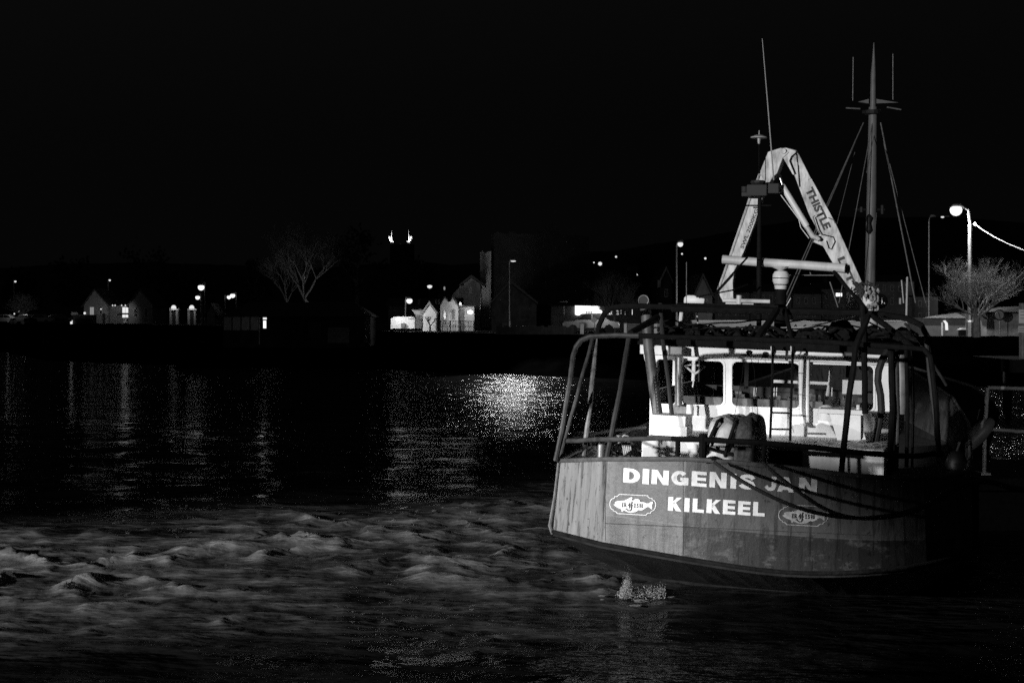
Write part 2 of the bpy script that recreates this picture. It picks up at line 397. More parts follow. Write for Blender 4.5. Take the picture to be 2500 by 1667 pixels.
MB().tube([Vector(k)+Vector((0,-.02,-.03)) for k in KN[4:-4]], .026, 8).build('rubbing_strake', mat('strake_paint', .012, .9, .7, 5, bump=.6, spec=.1), boat, smooth=True)
a, b_ = Vector(TOP[6]), Vector(KN[6])
MB().tube([a+Vector((-.03,0,-.02)), a.lerp(b_, .5)+Vector((-.03,0,0)), b_+Vector((-.05,0,.05)), b_+Vector((.0,.0,-.06))], [.022,.024,.03,.035], 8).build('corner_fender_bar', mat('fender_bar_paint', .14, .6, .6, 8, bump=.3), boat, smooth=True)

# weld seams between the plates
for pxs, y0, y1 in ((1478,1124,1320),(1668,1124,1352)):
    MB().tube([on_hull(pxs, y0+(y1-y0)*k/6, .0) for k in range(7)], .004, 5).build('weld_seam', mat('weld_%d' % pxs, .05, .7, .6, 12, bump=.4), boat)
MB().tube([on_hull(x, 1277+(x-1480)*.045, .002) for x in range(1478, 2150, 24)], .005, 5).build('weld_seam', mat('weld_line', .04, .7, .6, 12, bump=.4), boat)
# --- letters on the stern, each a thin plate of paint lying on the plating
def ringpts(o, i_): # faces between two loops of equal length, closed
    n = len(o); return list(o)+list(i_), [[k, (k+1)%n, n+(k+1)%n, n+k] for k in range(n)]
def stroke(path, th):
    L_, Rr = [], []
    n = len(path)
    for i, p in enumerate(path):
        a = Vector(path[max(0, i-1)]); c = Vector(path[min(n-1, i+1)]); t = (c-a).normalized(); q = Vector((-t.y, t.x))*(th[i] if isinstance(th, list) else th)/2
        L_.append(Vector(p)+q); Rr.append(Vector(p)-q)
    return L_+Rr, [[i, i+1, n+i+1, n+i] for i in range(n-1)]
def poly(*p): return [Vector(x) for x in p], [list(range(len(p)))]
def earc(cx, cy, rx, ry, a0, a1, n=12): return [Vector((cx+rx*math.cos(R(a0+(a1-a0)*k/n)), cy+ry*math.sin(R(a0+(a1-a0)*k/n)))) for k in range(n+1)]
def glyph(ch):
    if ch == 'I': return [poly((0,0),(1,0),(1,1),(0,1))]
    if ch == 'N': return [poly((0,0),(.33,0),(.33,1),(0,1)), poly((.67,0),(1,0),(1,1),(.67,1)), poly((.33,1),(.33,.56),(.67,0),(.67,.44))]
    if ch == 'E': return [poly((0,0),(.38,0),(.38,1),(0,1)), poly((.38,0),(1,0),(1,.22),(.38,.22)), poly((.38,.39),(.95,.39),(.95,.6),(.38,.6)), poly((.38,.78),(.98,.78),(.98,1),(.38,1))]
    if ch == 'L': return [poly((0,0),(.42,0),(.42,1),(0,1)), poly((.42,0),(1,0),(1,.23),(.42,.23))]
    if ch == 'K': return [poly((0,0),(.37,0),(.37,1),(0,1)), poly((.37,.34),(.56,.62),(1,1),(.64,1),(.37,.68)), poly((.37,.68),(.37,.34),(.60,0),(1,0),(.56,.62))]
    if ch == 'A': return [poly((0,0),(.3,0),(.53,.72),(.5,1),(.36,1)), poly((1,0),(.7,0),(.47,.72),(.5,1),(.66,1)), poly((.24,.14),(.76,.14),(.69,.36),(.31,.36))]
    if ch == 'D':
        o = [Vector((0,0))]+earc(.42,.5,.58,.5,-90,90)+[Vector((0,1))]; i = [Vector((.35,.23))]+earc(.42,.5,.22,.27,-90,90)+[Vector((.35,.77))]
        return [ringpts(o, i)]
    if ch == 'G':
        n = 20; o = earc(.5,.5,.5,.5,42,342,n); i = earc(.5,.5,.17,.27,30,345,n); m = n+1
        return [(o+i, [[k, k+1, m+k+1, m+k] for k in range(n)]), poly((.53,.34),(1,.34),(1,.55),(.53,.55)), poly((.72,.02),(1,.06),(1,.36),(.68,.34))]
    if ch == 'S':
        p = [(.84,.70),(.76,.82),(.58,.885),(.40,.88),(.24,.81),(.19,.70),(.27,.60),(.45,.54),(.62,.48),(.77,.40),(.82,.29),(.76,.18),(.60,.115),(.42,.115),(.24,.19),(.16,.31)]
        return [stroke(p, [.30,.26,.23,.23,.27,.31,.29,.25,.25,.29,.32,.27,.23,.23,.26,.31])]
    if ch == 'J': return [stroke([(.80,1),(.80,.6),(.80,.36),(.74,.2),(.56,.115),(.38,.115),(.22,.2),(.14,.32)], [.4,.4,.4,.34,.24,.23,.26,.28])]
def word(name, chars, m):
    for ch, x0, x1, yt0, yb0, yt1, yb1, sh in chars:
        mb = MB()
        for vs, fs in glyph(ch):
            bmv = []
            for q in vs:
                yt = yt0+(yt1-yt0)*q.x; yb = yb0+(yb1-yb0)*q.x
                py = yb+(yt-yb)*q.y; px = x0+(x1-x0)*q.x+sh*(q.y-.0); bmv.append((px, py))
            # cut into cells along x so that faces follow the plating
            n0 = len(mb.v)
            mb.add([on_hull(*p) for p in bmv], fs)
        mb.build(name, m, boat)
sl = .083  # slope of the baselines in the picture
def letters(lst, sh=1.5):
    out = []
    for ch, x0, x1, yt, yb in lst:
        d_ = (x1-x0)*.08
        out.append((ch, x0, x1-sh, yt, yb-d_, yt+d_*.9, yb, sh))
    return out
word('name_letter', letters([('D',1521.5,1564.3,1141.8,1180),('I',1568.5,1586,1143.7,1181.8),('N',1590.5,1634,1145.6,1184),
    ('E',1688,1726.6,1149,1188.5),('N',1731.8,1774.8,1151,1191.8),('I',1783,1798.5,1155,1192.5),('S',1802,1846.5,1156,1195.8)]), LETTER)
word('worn_name_letter', letters([('G',1638.6,1682,1147,1186),('J',1866,1896,1161.4,1198.5),('A',1897,1939.5,1162.6,1202),('N',1949.8,1995.4,1165,1206)]), WORN)
word('port_letter', letters([('K',1630.8,1665.7,1212,1248),('I',1670.5,1684.5,1214.5,1249.5),('L',1690.5,1720,1215.7,1251.5),('K',1724.7,1760,1217.6,1254),
    ('E',1764.4,1796.7,1219,1256.4),('E',1801.4,1833.7,1222,1258),('L',1838,1868,1224,1260.4)]), LETTER)
# --- fish emblem (frame, fish, small letters)
def z1(x, y): return (1460+x/13.07, 1190+y/13.07)
fr = [(680,195),(1150,222),(1615,245),(1605,285),(1660,320),(1745,335),(1745,375),(1800,400),(1845,460),(1862,530),(1840,650),(1790,725),(1710,765),(1690,815),(1620,815),(1565,850),(1545,885),(1080,858),(610,830),(590,790),(545,755),(480,745),(480,705),(425,680),(380,610),(370,520),(390,420),(440,350),(525,315),(520,275),(610,265),(650,235)]
fish = [(495,530),(560,520),(535,465),(600,428),(720,418),(850,405),(950,355),(1040,305),(1095,300),(1105,325),(1075,395),(1120,405),(1145,400),(1170,370),(1230,350),(1290,360),(1340,395),(1355,460),(1440,460),(1500,475),(1560,500),(1620,495),(1680,455),(1740,440),(1762,465),(1730,560),(1740,690),(1700,685),(1650,630),(1600,612),(1550,630),(1480,680),(1420,715),(1360,722),(1305,710),(1260,745),(1180,780),(1060,797),(950,775),(870,740),(815,725),(800,765),(750,755),(755,690),(640,640),(550,590)]
hook = [(1100,440),(1075,520),(1080,600),(1075,680),(1045,725),(985,735),(940,700),(915,665),(870,680)]
blade = [(1025,460),(985,530),(965,565),(1000,600),(995,680),(1035,620),(1040,540)]
bar = [(1060,545),(1130,550),(1130,575),(1060,590)]
def tri_fan_poly(pts): return pts
def emblem(mapf, mw, md, suffix=''):
    def q(p, off): return on_hull(*mapf(*p), off)
    mb = MB(); n = len(fr); cx, cy = 1115, 540
    for i in range(n):
        a, c = fr[i], fr[(i+1)%n]; ia = (cx+(a[0]-cx)*.968, cy+(a[1]-cy)*.94); ic = (cx+(c[0]-cx)*.968, cy+(c[1]-cy)*.94)
        mb.add([q(a,.005), q(c,.005), q(ic,.005), q(ia,.005)], [[0,1,2,3]])
    mb.add([q(p, .005) for p in fish], [list(range(len(fish)))])
    e = mb.build('fish_emblem', mw, boat)
    mb = MB(); mb.add([q(p, .010) for p in blade], [list(range(len(blade)))]); mb.add([q(p, .010) for p in bar], [[0,1,2,3]])
    vs, fs = stroke(hook, [34,40,44,44,40,34,34,44,8]); mb.add([q((p.x, p.y), .010) for p in vs], fs)
    def ser(x0, x1, y0, y1, parts):
        for vs, fs in parts: mb.add([q((x0+(x1-x0)*p.x, y1+(y0-y1)*p.y), .010) for p in vs], fs)
    I_ = [poly((.28,0),(.72,0),(.72,1),(.28,1)), poly((0,0),(1,0),(1,.12),(0,.12)), poly((0,.88),(1,.88),(1,1),(0,1))]
    S_ = [stroke([(.84,.70),(.6,.88),(.3,.8),(.25,.64),(.5,.52),(.75,.38),(.72,.2),(.4,.1),(.14,.3)], .2)]
    H_ = [poly((.08,0),(.36,0),(.36,1),(.08,1)), poly((.64,0),(.92,0),(.92,1),(.64,1)), poly((.3,.43),(.7,.43),(.7,.58),(.3,.58))]
    R_ = [poly((.1,0),(.38,0),(.38,1),(.1,1)), stroke([(.3,.92),(.7,.88),(.8,.72),(.68,.56),(.3,.52)], .16), poly((.4,.52),(.62,.52),(.98,0),(.7,0))]
    ser(760,825,480,615,I_); ser(835,925,480,615,R_); ser(1150,1215,500,640,I_); ser(1225,1310,500,645,S_); ser(1325,1440,505,642,H_)
    mb.build('emblem_letters', md, e)
emblem(z1, LETTER, MARK)
def z2(x, y):
    px, py = z1(x, y); return (1899.6+(px-1488)*1.082, 1230+(py-1204)*1.02)
emblem(z2, FADED, MARK)

# --- engine casing (raised deck house base)
def quad_wall(pxs, v, thick): pass
lt, rt = B(1566,1074,2.8), B(2160,1093,2.8); zt = (lt.z+rt.z)/2
c = MB(); c.box((lt.x, 2.8, 1.06), (rt.x, 4.6, zt)); c.build('engine_casing', WDIRT, boat, bevel=.03)
c = MB()
for i in range(14): 
    t = i/13; u = lt.x+.1+(rt.x-lt.x-.2)*t
c.tube([(lt.x+.25,2.74,1.25),(lt.x+.25,2.70,1.3),(lt.x+.25,2.70,1.5),(lt.x+.25,2.74,1.55)], .014, 6); c.build('grab_handle', SHADEBLK, boat)
c = MB().box((B(1880,1080,2.76).x, 2.70, 1.07), (B(1960,1080,2.76).x, 2.798, zt-.06)); c.build('casing_door', SHADEBLK, boat, bevel=.02)
# --- wheelhouse: aft wall with rounded window openings
VW = 4.5
def rrect(x0, x1, yt0, yb0, yt1, yb1, r, n=5):
    """rounded quad in pixels, clockwise from top-left"""
    pts = []
    for cx_, cy_, a0 in ((x0+r, yt0+r, 180), (x1-r, yt1+r, 270), (x1-r, yb1-r, 0), (x0+r, yb0-r, 90)):
        for k in range(n+1):
            a = R(a0+90*k/n); pts.append((cx_+r*math.cos(a), cy_+r*math.sin(a)))
    return pts
wins = [(1603,1649,877,985,878,986,9),(1666,1766,880,987,882,989,13),(1788,1952,883,991,887,996,13),(1975,2132,889,997,893,1003,13)]
top = lambda x: 842+(x-1565)*.044
def face_with_holes(outer, holes, v):
    cu = []
    bm = bmesh.new(); edges = []
    for loop in [outer]+holes:
        vs = [bm.verts.new(B(x, y, v)) for x, y in loop]
        for i in range(len(vs)): edges.append(bm.edges.new((vs[i], vs[(i+1)%len(vs)])))
    bmesh.ops.triangle_fill(bm, use_beauty=True, use_dissolve=False, edges=edges)
    return bm
def holed_wall(name, outer, holes, v, thick, m, parent):
    bm = face_with_holes(outer, holes, v)
    bmesh.ops.recalc_face_normals(bm, faces=bm.faces)
    geo = bmesh.ops.extrude_face_region(bm, geom=bm.faces[:])
    bmesh.ops.translate(bm, verts=[e for e in geo['geom'] if isinstance(e, bmesh.types.BMVert)], vec=(0, thick, 0))
    bmesh.ops.recalc_face_normals(bm, faces=bm.faces)
    me = bpy.data.meshes.new(name); bm.to_mesh(me); bm.free(); me.materials.append(m)
    o = bpy.data.objects.new(name, me); col.objects.link(o); o.parent = parent; MW[o.name] = Matrix.Identity(4); return o
outer = [(1569,855),(2186,882),(2188,960),(2190,1080),(1585,1062),(1586,1010),(1587,940)]
wh = holed_wall('wheelhouse_wall', outer, [rrect(x0,x1,a,b2,c2,d2,r) for x0,x1,a,b2,c2,d2,r in wins], VW, .07, WHITE, boat)
for x0,x1,a,b2,c2,d2,r in wins:
    mb = MB(); o1 = rrect(x0-1,x1+1,a-1,b2+1,c2-1,d2+1,r); i1 = rrect(x0+3,x1-3,a+3,b2-3,c2+3,d2-3,r-2)
    o2 = rrect(x0-5,x1+5,a-5,b2+5,c2-5,d2+5,r+3)
    n = len(o1)
    for i in range(n):
        j = (i+1)%n
        mb.hexa([B(*o2[i],VW-.012), B(*o2[j],VW-.012), B(*o1[j],VW-.012), B(*o1[i],VW-.012)], [B(*o2[i],VW+.01), B(*o2[j],VW+.01), B(*o1[j],VW+.01), B(*o1[i],VW+.01)])
    f_ = mb.build('window_frame', WHITE, boat)
    mb = MB(); mb.add([B(x, y, VW+.035) for x, y in rrect(x0-2,x1+2,a-2,b2+2,c2-2,d2+2,r)], [list(range(n))]); mb.build('window_pane', GLASS, f_)
# port and starboard walls, forward wall with openings, floor inside
ul, ur = B(1587,960,VW).x, B(2186,960,VW).x; wb, wt = 1.9, B(1800,860,VW).z
def side(u):
    mb = MB()
    for y0, y1, z0, z1_ in ((VW+.07,8.2,wb,2.62),(VW+.07,8.2,3.22,wt),(VW+.07,4.75,2.62,3.22),(6.2,6.4,2.62,3.22),(8.0,8.2,2.62,3.22)):
        mb.box((u-.03,y0,z0),(u+.03,y1,z1_))
    mb.build('wheelhouse_side', WHITE, boat)
side(ul+.05); side(ur-.05)
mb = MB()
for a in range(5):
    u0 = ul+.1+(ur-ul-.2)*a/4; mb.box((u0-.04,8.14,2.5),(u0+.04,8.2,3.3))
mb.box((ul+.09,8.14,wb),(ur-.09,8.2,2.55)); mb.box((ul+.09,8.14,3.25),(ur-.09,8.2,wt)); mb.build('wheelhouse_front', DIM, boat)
MB().box((ul+.1,VW+.08,1.95),(ur-.1,8.1,2.0)).build('wheelhouse_floor', DECK, boat)
MB().box((ul+.1,VW+.9,2.0),(ur-1.2,VW+1.3,B(1850,972,VW+1.1).z)).build('chart_table', mat('table_top', .16, .6, .4, 6), boat)
mb = MB(); mb.box((B(1888,925,6).x,6.0,B(1888,934,6).z),(B(2024,928,6).x,6.08,B(1888,927,6).z)); mb.tube([B(2030,880,6.05),B(2026,930,6.05),B(2018,975,6.05)],.03,6); mb.build('console_shelf', WHITE, boat)
mb = MB(); a,b2,c2,d2 = B(1672,893,5.6),B(1692,909,5.6),B(1702,909,5.6),B(1722,894,5.6)
mb.tube([B(1690,889,5.6),a,b2,B(1697,912,5.6),c2,d2,B(1702,891,5.6)],.022,6); mb.tube([B(1697,888,5.6),B(1696,912,5.6),B(1691,945,5.6)],.012,6); mb.build('folding_chair', WHITE, boat)
mb = MB().box((B(2057,925,5.0).x,5.0,B(2057,961,5.0).z),(B(2107,925,5.0).x,5.03,B(2057,927,5.0).z)); mb.build('notice_board', WHITE, boat)
for x in (1841,1846,1890,1896,2031): MB().box((B(x,950,5).x-.008,5,B(x,967,5).z),(B(x,950,5).x+.008,5.03,B(x,946,5).z)).build('instrument_tube', WHITE, boat)
random.seed(3); EQ = [mat('equipment_dark', .02, .4, .8, 9), mat('equipment_grey', .05, .4, .8, 9), mat('equipment_light', .12, .4, .8, 9)]
for i in range(26):
    x = random.uniform(1670, 2120); y = random.uniform(968, 984); c0 = B(x, y, VW+1.0); s_ = random.uniform(.03,.09)
    MB().box((c0.x-s_, VW+1.0, c0.z-.05), (c0.x+s_, VW+1.0+s_, c0.z+random.uniform(.0,.10))).build('instrument_box', EQ[i%3], boat)
# roof, fascia, brackets, roof deck
fz0, fz1 = B(1565,862,4.2).z, B(1565,841,4.2).z
mb = MB(); a0, a1 = B(1562,864,4.38), B(1562,841,4.38); b0, b1 = B(2190,893,4.38), B(2190,868,4.38)
mb.hexa([a0,b0,b0+Vector((0,.5,0)),a0+Vector((0,.5,0))],[a1,b1,b1+Vector((0,.5,0)),a1+Vector((0,.5,0))]); mb.build('roof_fascia', WHITE, boat, bevel=.012)
mb = MB(); e = Vector((0,4.3,0)); up = Vector((0,0,.06))
mb.hexa([a1+Vector((-.03,-.04,.003)),b1+Vector((.03,-.04,.003)),b1+e,a1+e],[a1+up+Vector((-.03,-.04,0)),b1+up+Vector((.03,-.04,0)),b1+e+up,a1+e+up]); mb.build('wheelhouse_roof', SHADEBLK, boat)
for x in (1884,1932):
    q = B(x, 860, 4.37); mb = MB().prism([(q.x,4.375,q.z+.09),(q.x,4.19,q.z+.10),(q.x,4.375,q.z-.12)], (.03,0,0)); mb.build('bracket', WHITE, boat)
# lights and boxes on the fascia
def pbox(name, x0, x1, y0, y1, v, dep, m, parent=boat, bev=.01):
    a, b2 = B(x0, y1, v), B(x1, y0, v); return MB().box((a.x, v, a.z), (b2.x, v+dep, b2.z)).build(name, m, parent, bevel=bev)
pbox('junction_box', 1636,1665,847,865, 4.05,.32, mat('grey_box', .22,.5,.4,9,bump=.1))
pbox('floodlight', 2060,2096,860,881, 4.2,.17, BLACK)
pbox('floodlight_lens', 2064,2092,863,878, 4.195,.004, mat('lens', .09,.2,.3,20), bev=0)
mb = MB().lathe(B(1868,858,4.33), [(0,.0),(.03,-.01),(.05,-.05),(.055,-.10),(.0,-.101)], 12); mb.build('dome_lamp', BLACK, boat)
mb = MB(); q = B(1824,866,4.3); mb.box((q.x-.075,4.2,q.z-.01),(q.x+.075,4.375,q.z+.012)); mb.tube([q+Vector((.0,0,.02)), q+Vector((.03,.0,.07))], .03, 6)
mb.tube([B(1817,870,4.0),B(1812,920,4.0),B(1803,960,4.0),B(1792,1022,3.9)],.005,5); mb.tube([B(1832,870,4.0),B(1841,900,4.0),B(1848,985,4.0),B(1853,1045,3.9)],.005,5); mb.build('horn_bracket', SHADEBLK, boat)
mb = MB(); mb.tube([B(1938,842,4.33),B(1950,846,4.33),B(1955,862,4.33),B(1946,868,4.33)],.008,6); mb.build('hanging_cable', BLACK, boat); mb = MB(); mb.tube([B(1838,842,4.33),B(1843,845,4.33),B(1839,848,4.33)],.006,5); mb.build('hanging_cable', BLACK, boat)
# post between windows, white gear beside it
mb = MB(); mb.tube([B(1658,872,4.3),B(1657,920,4.3),B(1658,990,4.3)],.048,10); mb.tube([B(1650,872,4.33),B(1650,992,4.33)],.016,6); mb.build('window_post', GALV, boat, smooth=True)
mb = MB().lathe(B(1684,1012,4.3), [(.055,0),(.055,.16),(.05,.165)], 14); mb.build('white_canister', WHITE, boat, smooth=True)
pbox('cable_box', 1643,1678,988,1014, 4.38,.1, mat('grey_box_b', .30,.5,.4,9))
# right-hand window pillar and hoses
mb = MB(); mb.tube([B(1962,862,4.38),B(1958,880,4.36),B(1957,910,4.36),B(1958,990,4.36),B(1962,1040,4.36)],.05,8); mb.tube([B(1972,868,4.36),B(1971,1030,4.36)],.03,8); mb.build('drain_pipe', WHITE, boat, smooth=True)
mb = MB(); mb.tube([B(2168,856,3.9),B(2155,875,3.8),B(2145,905,3.75),B(2143,930,3.75),B(2150,965,3.75),B(2152,1000,3.75),B(2145,1040,3.7),B(2135,1085,3.6)],.055,8); mb.build('hydraulic_hose', BLACK, boat, smooth=True)
for x,y0,y1,r,v in ((2176,845,1150,.05,3.4),(2188,870,1150,.028,4.2),(2212,850,1140,.03,4.2),(2226,840,1140,.02,4.5)):
    MB().tube([B(x,y0,v),B(x+4,(y0+y1)/2,v),B(x+1,y1,v)],r,8).build('side_frame_pipe', PIPE if x == 2188 else SHADEBLK, boat, smooth=True)
mb = MB().tube([B(2199,866,4.3),B(2201,930,4.3),B(2198,1010,4.3)],.085,12); mb.build('vent_trunk', mat('trunk_paint', .20,.45,.5,5,bump=.1), boat, smooth=True)
pbox('corner_light', 2169,2183,857,880, 4.2,.17, WHITE)
# gear on the casing
pbox('locker_lid', 1590,1674,1016,1039, 3.15,.55, WHITE); pbox('locker', 1593,1677,1041,1062, 3.17,.5, WHITE)
mb = MB().prism([B(2024,1008,3.1),B(2102,1010,3.1),B(2102,1075,3.1),B(2044,1075,3.1)], (0,.5,0)); ch = mb.build('fish_chute', WHITE, boat, bevel=.01)
pbox('chute_rim', 1998,2108,1002,1008.5, 3.02,.66, WHITE)
mb = MB().lathe(B(2018,1010,3.5), [(.13,-.1),(.14,.02),(.12,.09),(.07,.13),(0,.14)], 14); mb.build('capstan_head', WDIRT, boat, smooth=True)
mb = MB().lathe(B(2095,1003,3.2), [(.028,0),(.028,.09),(.02,.095)], 10); mb.build('small_canister', WHITE, boat)
mb = MB(); random.seed(5)
for i in range(9):
    x = random.uniform(1985,2130); q = Bw(x, random.uniform(1078,1088), zt+.03); mb.tube([q, q+Vector((.12,.02,.03)), q+Vector((.2,-.05,.0)), q+Vector((.28,.03,.02))], .014, 5)
mb.build('deck_fittings', GALV, boat)
# exhaust stack with perforated guard
ex = MB(); ve = 3.55
ex.tube([B(1571,733,ve-.35),B(1574,742,ve-.05),B(1577,765,ve),B(1584,850,ve),B(1598,960,ve),B(1606,1014,ve)],[.078,.085,.085,.085,.083,.083],16,cap=False)
ex = ex.build('exhaust_stack', mat('stack_paint', .085,.5,.6,5,bump=.15), boat, smooth=True)
MB().lathe(B(1571,733,ve-.35), [(.072,.0),(.084,-.004),(.086,.02),(.072,.02)], 24, 'Y', cap=False).build('stack_rim', GALV, ex)
MB().lathe(B(1571,733,ve-.345), [(.0,0),(.076,0),(.076,.02)], 20, 'Y').build('stack_mouth', BLACK, ex)
gm = mat('perforated_guard', .30,.4,.3,9)
mb = MB()
for i in range(24):
    py = 917+i*4.1; cx_ = 1593.5+(py-917)*.105; q = B(cx_, py, ve-.095)
    for k in (-.055,-.018,.018,.055)[:2 if i%2 else 3]:
        mb.tube([q+Vector((k,abs(k)*.4,0)), q+Vector((k+.018,abs(k)*.4-.004,.006))], .006, 4)
mb.build('guard_mesh', gm, ex)
MB().tube([B(1612,740,3.3),B(1618,830,3.3),B(1632,930,3.3),B(1640,1012,3.3)],.036,8).build('stack_stay', BLACK, boat, smooth=True)
# ladder
mb = MB(); mb.tube([B(1887,842,3.9),B(1885,950,3.9),B(1880,1078,3.9)],.022,6); mb.tube([B(1936,845,3.9),B(1931,1000,3.9),B(1927,1150,3.3)],.022,6)
for y in (860,905,957,1007,1047): mb.tube([B(1886 if y<1000 else 1882,y,3.9),B(1934 if y<1000 else 1930,y+1,3.9)],.016 if y>1000 else .006,6)
mb.build('ladder', SHADEBLK, boat, smooth=True)

# --- stern gantry cage of bent pipe, lamplit left and shaded right put into colour
def pipe(name, pts, r, v=None, m=PIPE, seg=8):
    W = [B(*p, v) if len(p)==2 else B(*p) for p in pts]; out = []; rr = []
    for i in range(len(W)-1):       # slightly dented, hand bent pipe with rusty swellings
        n = max(2, int((W[i+1]-W[i]).length/.12))
        for k in range(n):
            p = W[i].lerp(W[i+1], k/n); q = noise.noise_vector(p*2.3); out.append(p+(q*.012 if (i or k) else q*0)); rr.append(r*(1+.14*noise.noise(p*9)))
    out.append(W[-1]); rr.append(r)
    mb = MB(); mb.tube(out, rr, seg); return mb.build(name, m, boat, smooth=True)
pipe('gantry_hoop', [(1357,1124,1.2),(1372,1050,1.15),(1391,930,1.1),(1399,868,1.0),(1406,846,.95),(1418,830,.95),(1440,821,.95),(1500,819,.95),(1560,820,.95)], .037)
pipe('gantry_hoop', [(1560,820,.95),(1600,821,.95),(1800,827,.95),(2000,834,.95),(2120,842,.95),(2215,848,.95),(2255,852,1.0),(2270,868,1.0),(2276,905,1.05),(2285,1010,1.1),(2294,1115,1.2)], .036, m=SHADEBLK)
pipe('gantry_hoop', [(1455,822,2.6),(1461,795,2.6),(1473,768,2.6),(1492,752,2.6),(1520,747,2.6),(1620,748,2.6),(1760,752,2.6),(1900,757,2.6),(2060,761,2.6),(2150,766,2.6),(2215,778,2.6),(2250,795,2.6),(2264,822,2.6),(2270,860,2.6)], .042, m=SHADEBLK)
pipe('gantry_beam', [(1640,754,2.5),(1900,760,2.5),(2110,764,2.5)], .05, m=SHADEBLK)
pipe('gantry_post', [(1455,826,2.2),(1447,930,1.9),(1437,1020,1.7),(1425,1114,1.5)], .036, m=mat('lit_worn_post', .16,.5,.7,9,bump=.3))  # lighter colour stands in for lamplight on this worn post
pipe('gantry_brace', [(1446,828,2.1),(1410,960,1.6),(1368,1118,1.3)], .028)
pipe('gantry_post', [(1535,824,1.0),(1515,950,.7),(1481,1122,.35)], .038, m=mat('dull_post', .02,.7,.6,9))
pipe('gantry_post', [(2106,745,2.2),(2110,850,2.2),(2112,1010,2.2)], .042, m=SHADEBLK)
pipe('gantry_post', [(2120,770,.9),(2088,850,.6),(2070,1000,.45),(2054,1155,.3)], .042, m=SHADEBLK)
pipe('gantry_post', [(2262,830,2.4),(2268,900,2.3),(2280,1000,2.2),(2292,1104,2.1)], .034, m=mat('dull_post_b', .02,.7,.6,9))
pipe('gantry_post', [(2175,850,1.4),(2180,1000,1.1),(2168,1165,.7)], .042, m=SHADEBLK)
pipe('gantry_brace', [(1605,775,2.0),(1540,813,1.3)], .05, m=SHADEBLK)
pipe('gantry_brace', [(1897,756,2.2),(1850,825,1.6)], .05, m=SHADEBLK)
pipe('gantry_brace', [(1916,756,2.4),(1932,826,2.0)], .035, m=SHADEBLK)
pipe('gantry_brace', [(2036,664,3.5),(2116,757,2.6)], .03, m=SHADEBLK)
pipe('gantry_brace', [(2128,770,2.2),(2190,815,1.6),(2230,850,1.1)], .04, m=SHADEBLK)
pipe('gantry_brace', [(2210,790,2.4),(2245,835,2.0),(2310,940,2.5)], .02)
mb = MB(); a, b2 = B(1560,838,4.3), B(2195,865,4.3); up = Vector((0,0,.15)); e = Vector((0,3.6,0))
mb.hexa([a,b2,b2+e,a+e],[a+up,b2+up,b2+e+up,a+e+up]); mb.build('roof_gear_tray', SHADEBLK, boat, bevel=.02)
random.seed(11); mb = MB()
for k in range(2): 
    mb.tube([B(1560+k*20,808-k*12,4.6)]+[B(x, 800-k*14+random.uniform(-6,6), 4.6) for x in range(1600,2160,40)]+[B(2170,812,4.6)], .014, 5)
for i in range(110):
    x = random.uniform(1600, 2180); q = B(x, random.uniform(806, 820)+(x-1800)*.02, random.uniform(4.4,6.3)); s_ = random.uniform(.05,.16)
    mb.tube([q, q+Vector((s_,random.uniform(-.1,.1),random.uniform(.0,.12))), q+Vector((s_*2,random.uniform(-.1,.1),random.uniform(-.02,.08))), q+Vector((s_*3,0,-.03))], random.uniform(.012,.04), 5)
for x, y, r in ((1700,800,.14),(1972,808,.16),(1800,808,.1),(2040,812,.13),(2210,815,.12)):
    q = B(x, y+8, 5.0); mb.lathe(q, [(r*1.1,-.06),(r,.04),(r*.6,.1),(.02,.13)], 9)
mb.build('stowed_gear', mat('stowed_net', .014, .9, .7, 16, bump=.8, spec=.1), boat)
mb = MB(); mb.tube([B(1875,801,4.6),B(1960,799,4.6),B(2010,790,4.4),B(2100,768,3.0)],.011,6); mb.build('tensioned_rope', PROPE, boat)
MB().lathe(B(2052,806,4.8),[(.13,-.02),(.19,0),(.19,.06),(.13,.08)],18,'Y').build('tow_block', SHADEBLK, boat)
# stern rail, right run coloured near-black to imitate shade
pipe('stern_rail', [(1383,1076,1.25),(1475,1072,.4),(1600,1070,.12),(1640,1070.7,.11)], .033)
pipe('stern_rail', [(1640,1070.7,.11),(1700,1072,.1),(1830,1079,.1),(1960,1090,.15),(2100,1104,.3),(2180,1112,.6),(2240,1112,1.0),(2300,1106,1.4)], .038, m=SHADEBLK)
pipe('stern_rail', [(1383,1074,1.25),(1440,1062,2.0),(1480,1053,2.6),(1575,1043,4.2)], .026)
for x, y0, y1, r in ((1655,1071,1122,.034),(1717,1058,1128,.055),(1866,1082,1136,.03),(1840,1080,1134,.02)): pipe('rail_stanchion', [(x,y0,.12),(x-2,y1,.08)], r, m=SHADEBLK)
# fairlead and bollards
pipe('fairlead', [(1722,1131,.05),(1730,1124,.0),(1745,1121,-.02),(1758,1126,.0),(1764,1134,.05)], .05, m=SHADEBLK)
MB().lathe(B(1468,1092,1.1), [(.05,-.2),(.05,.06),(.07,.07),(.07,.1)], 12).build('bollard', GALV, boat); MB().lathe(B(1511,1075,1.6), [(.03,-.2),(.03,.06),(.04,.08)], 10).build('bollard', GALV, boat)
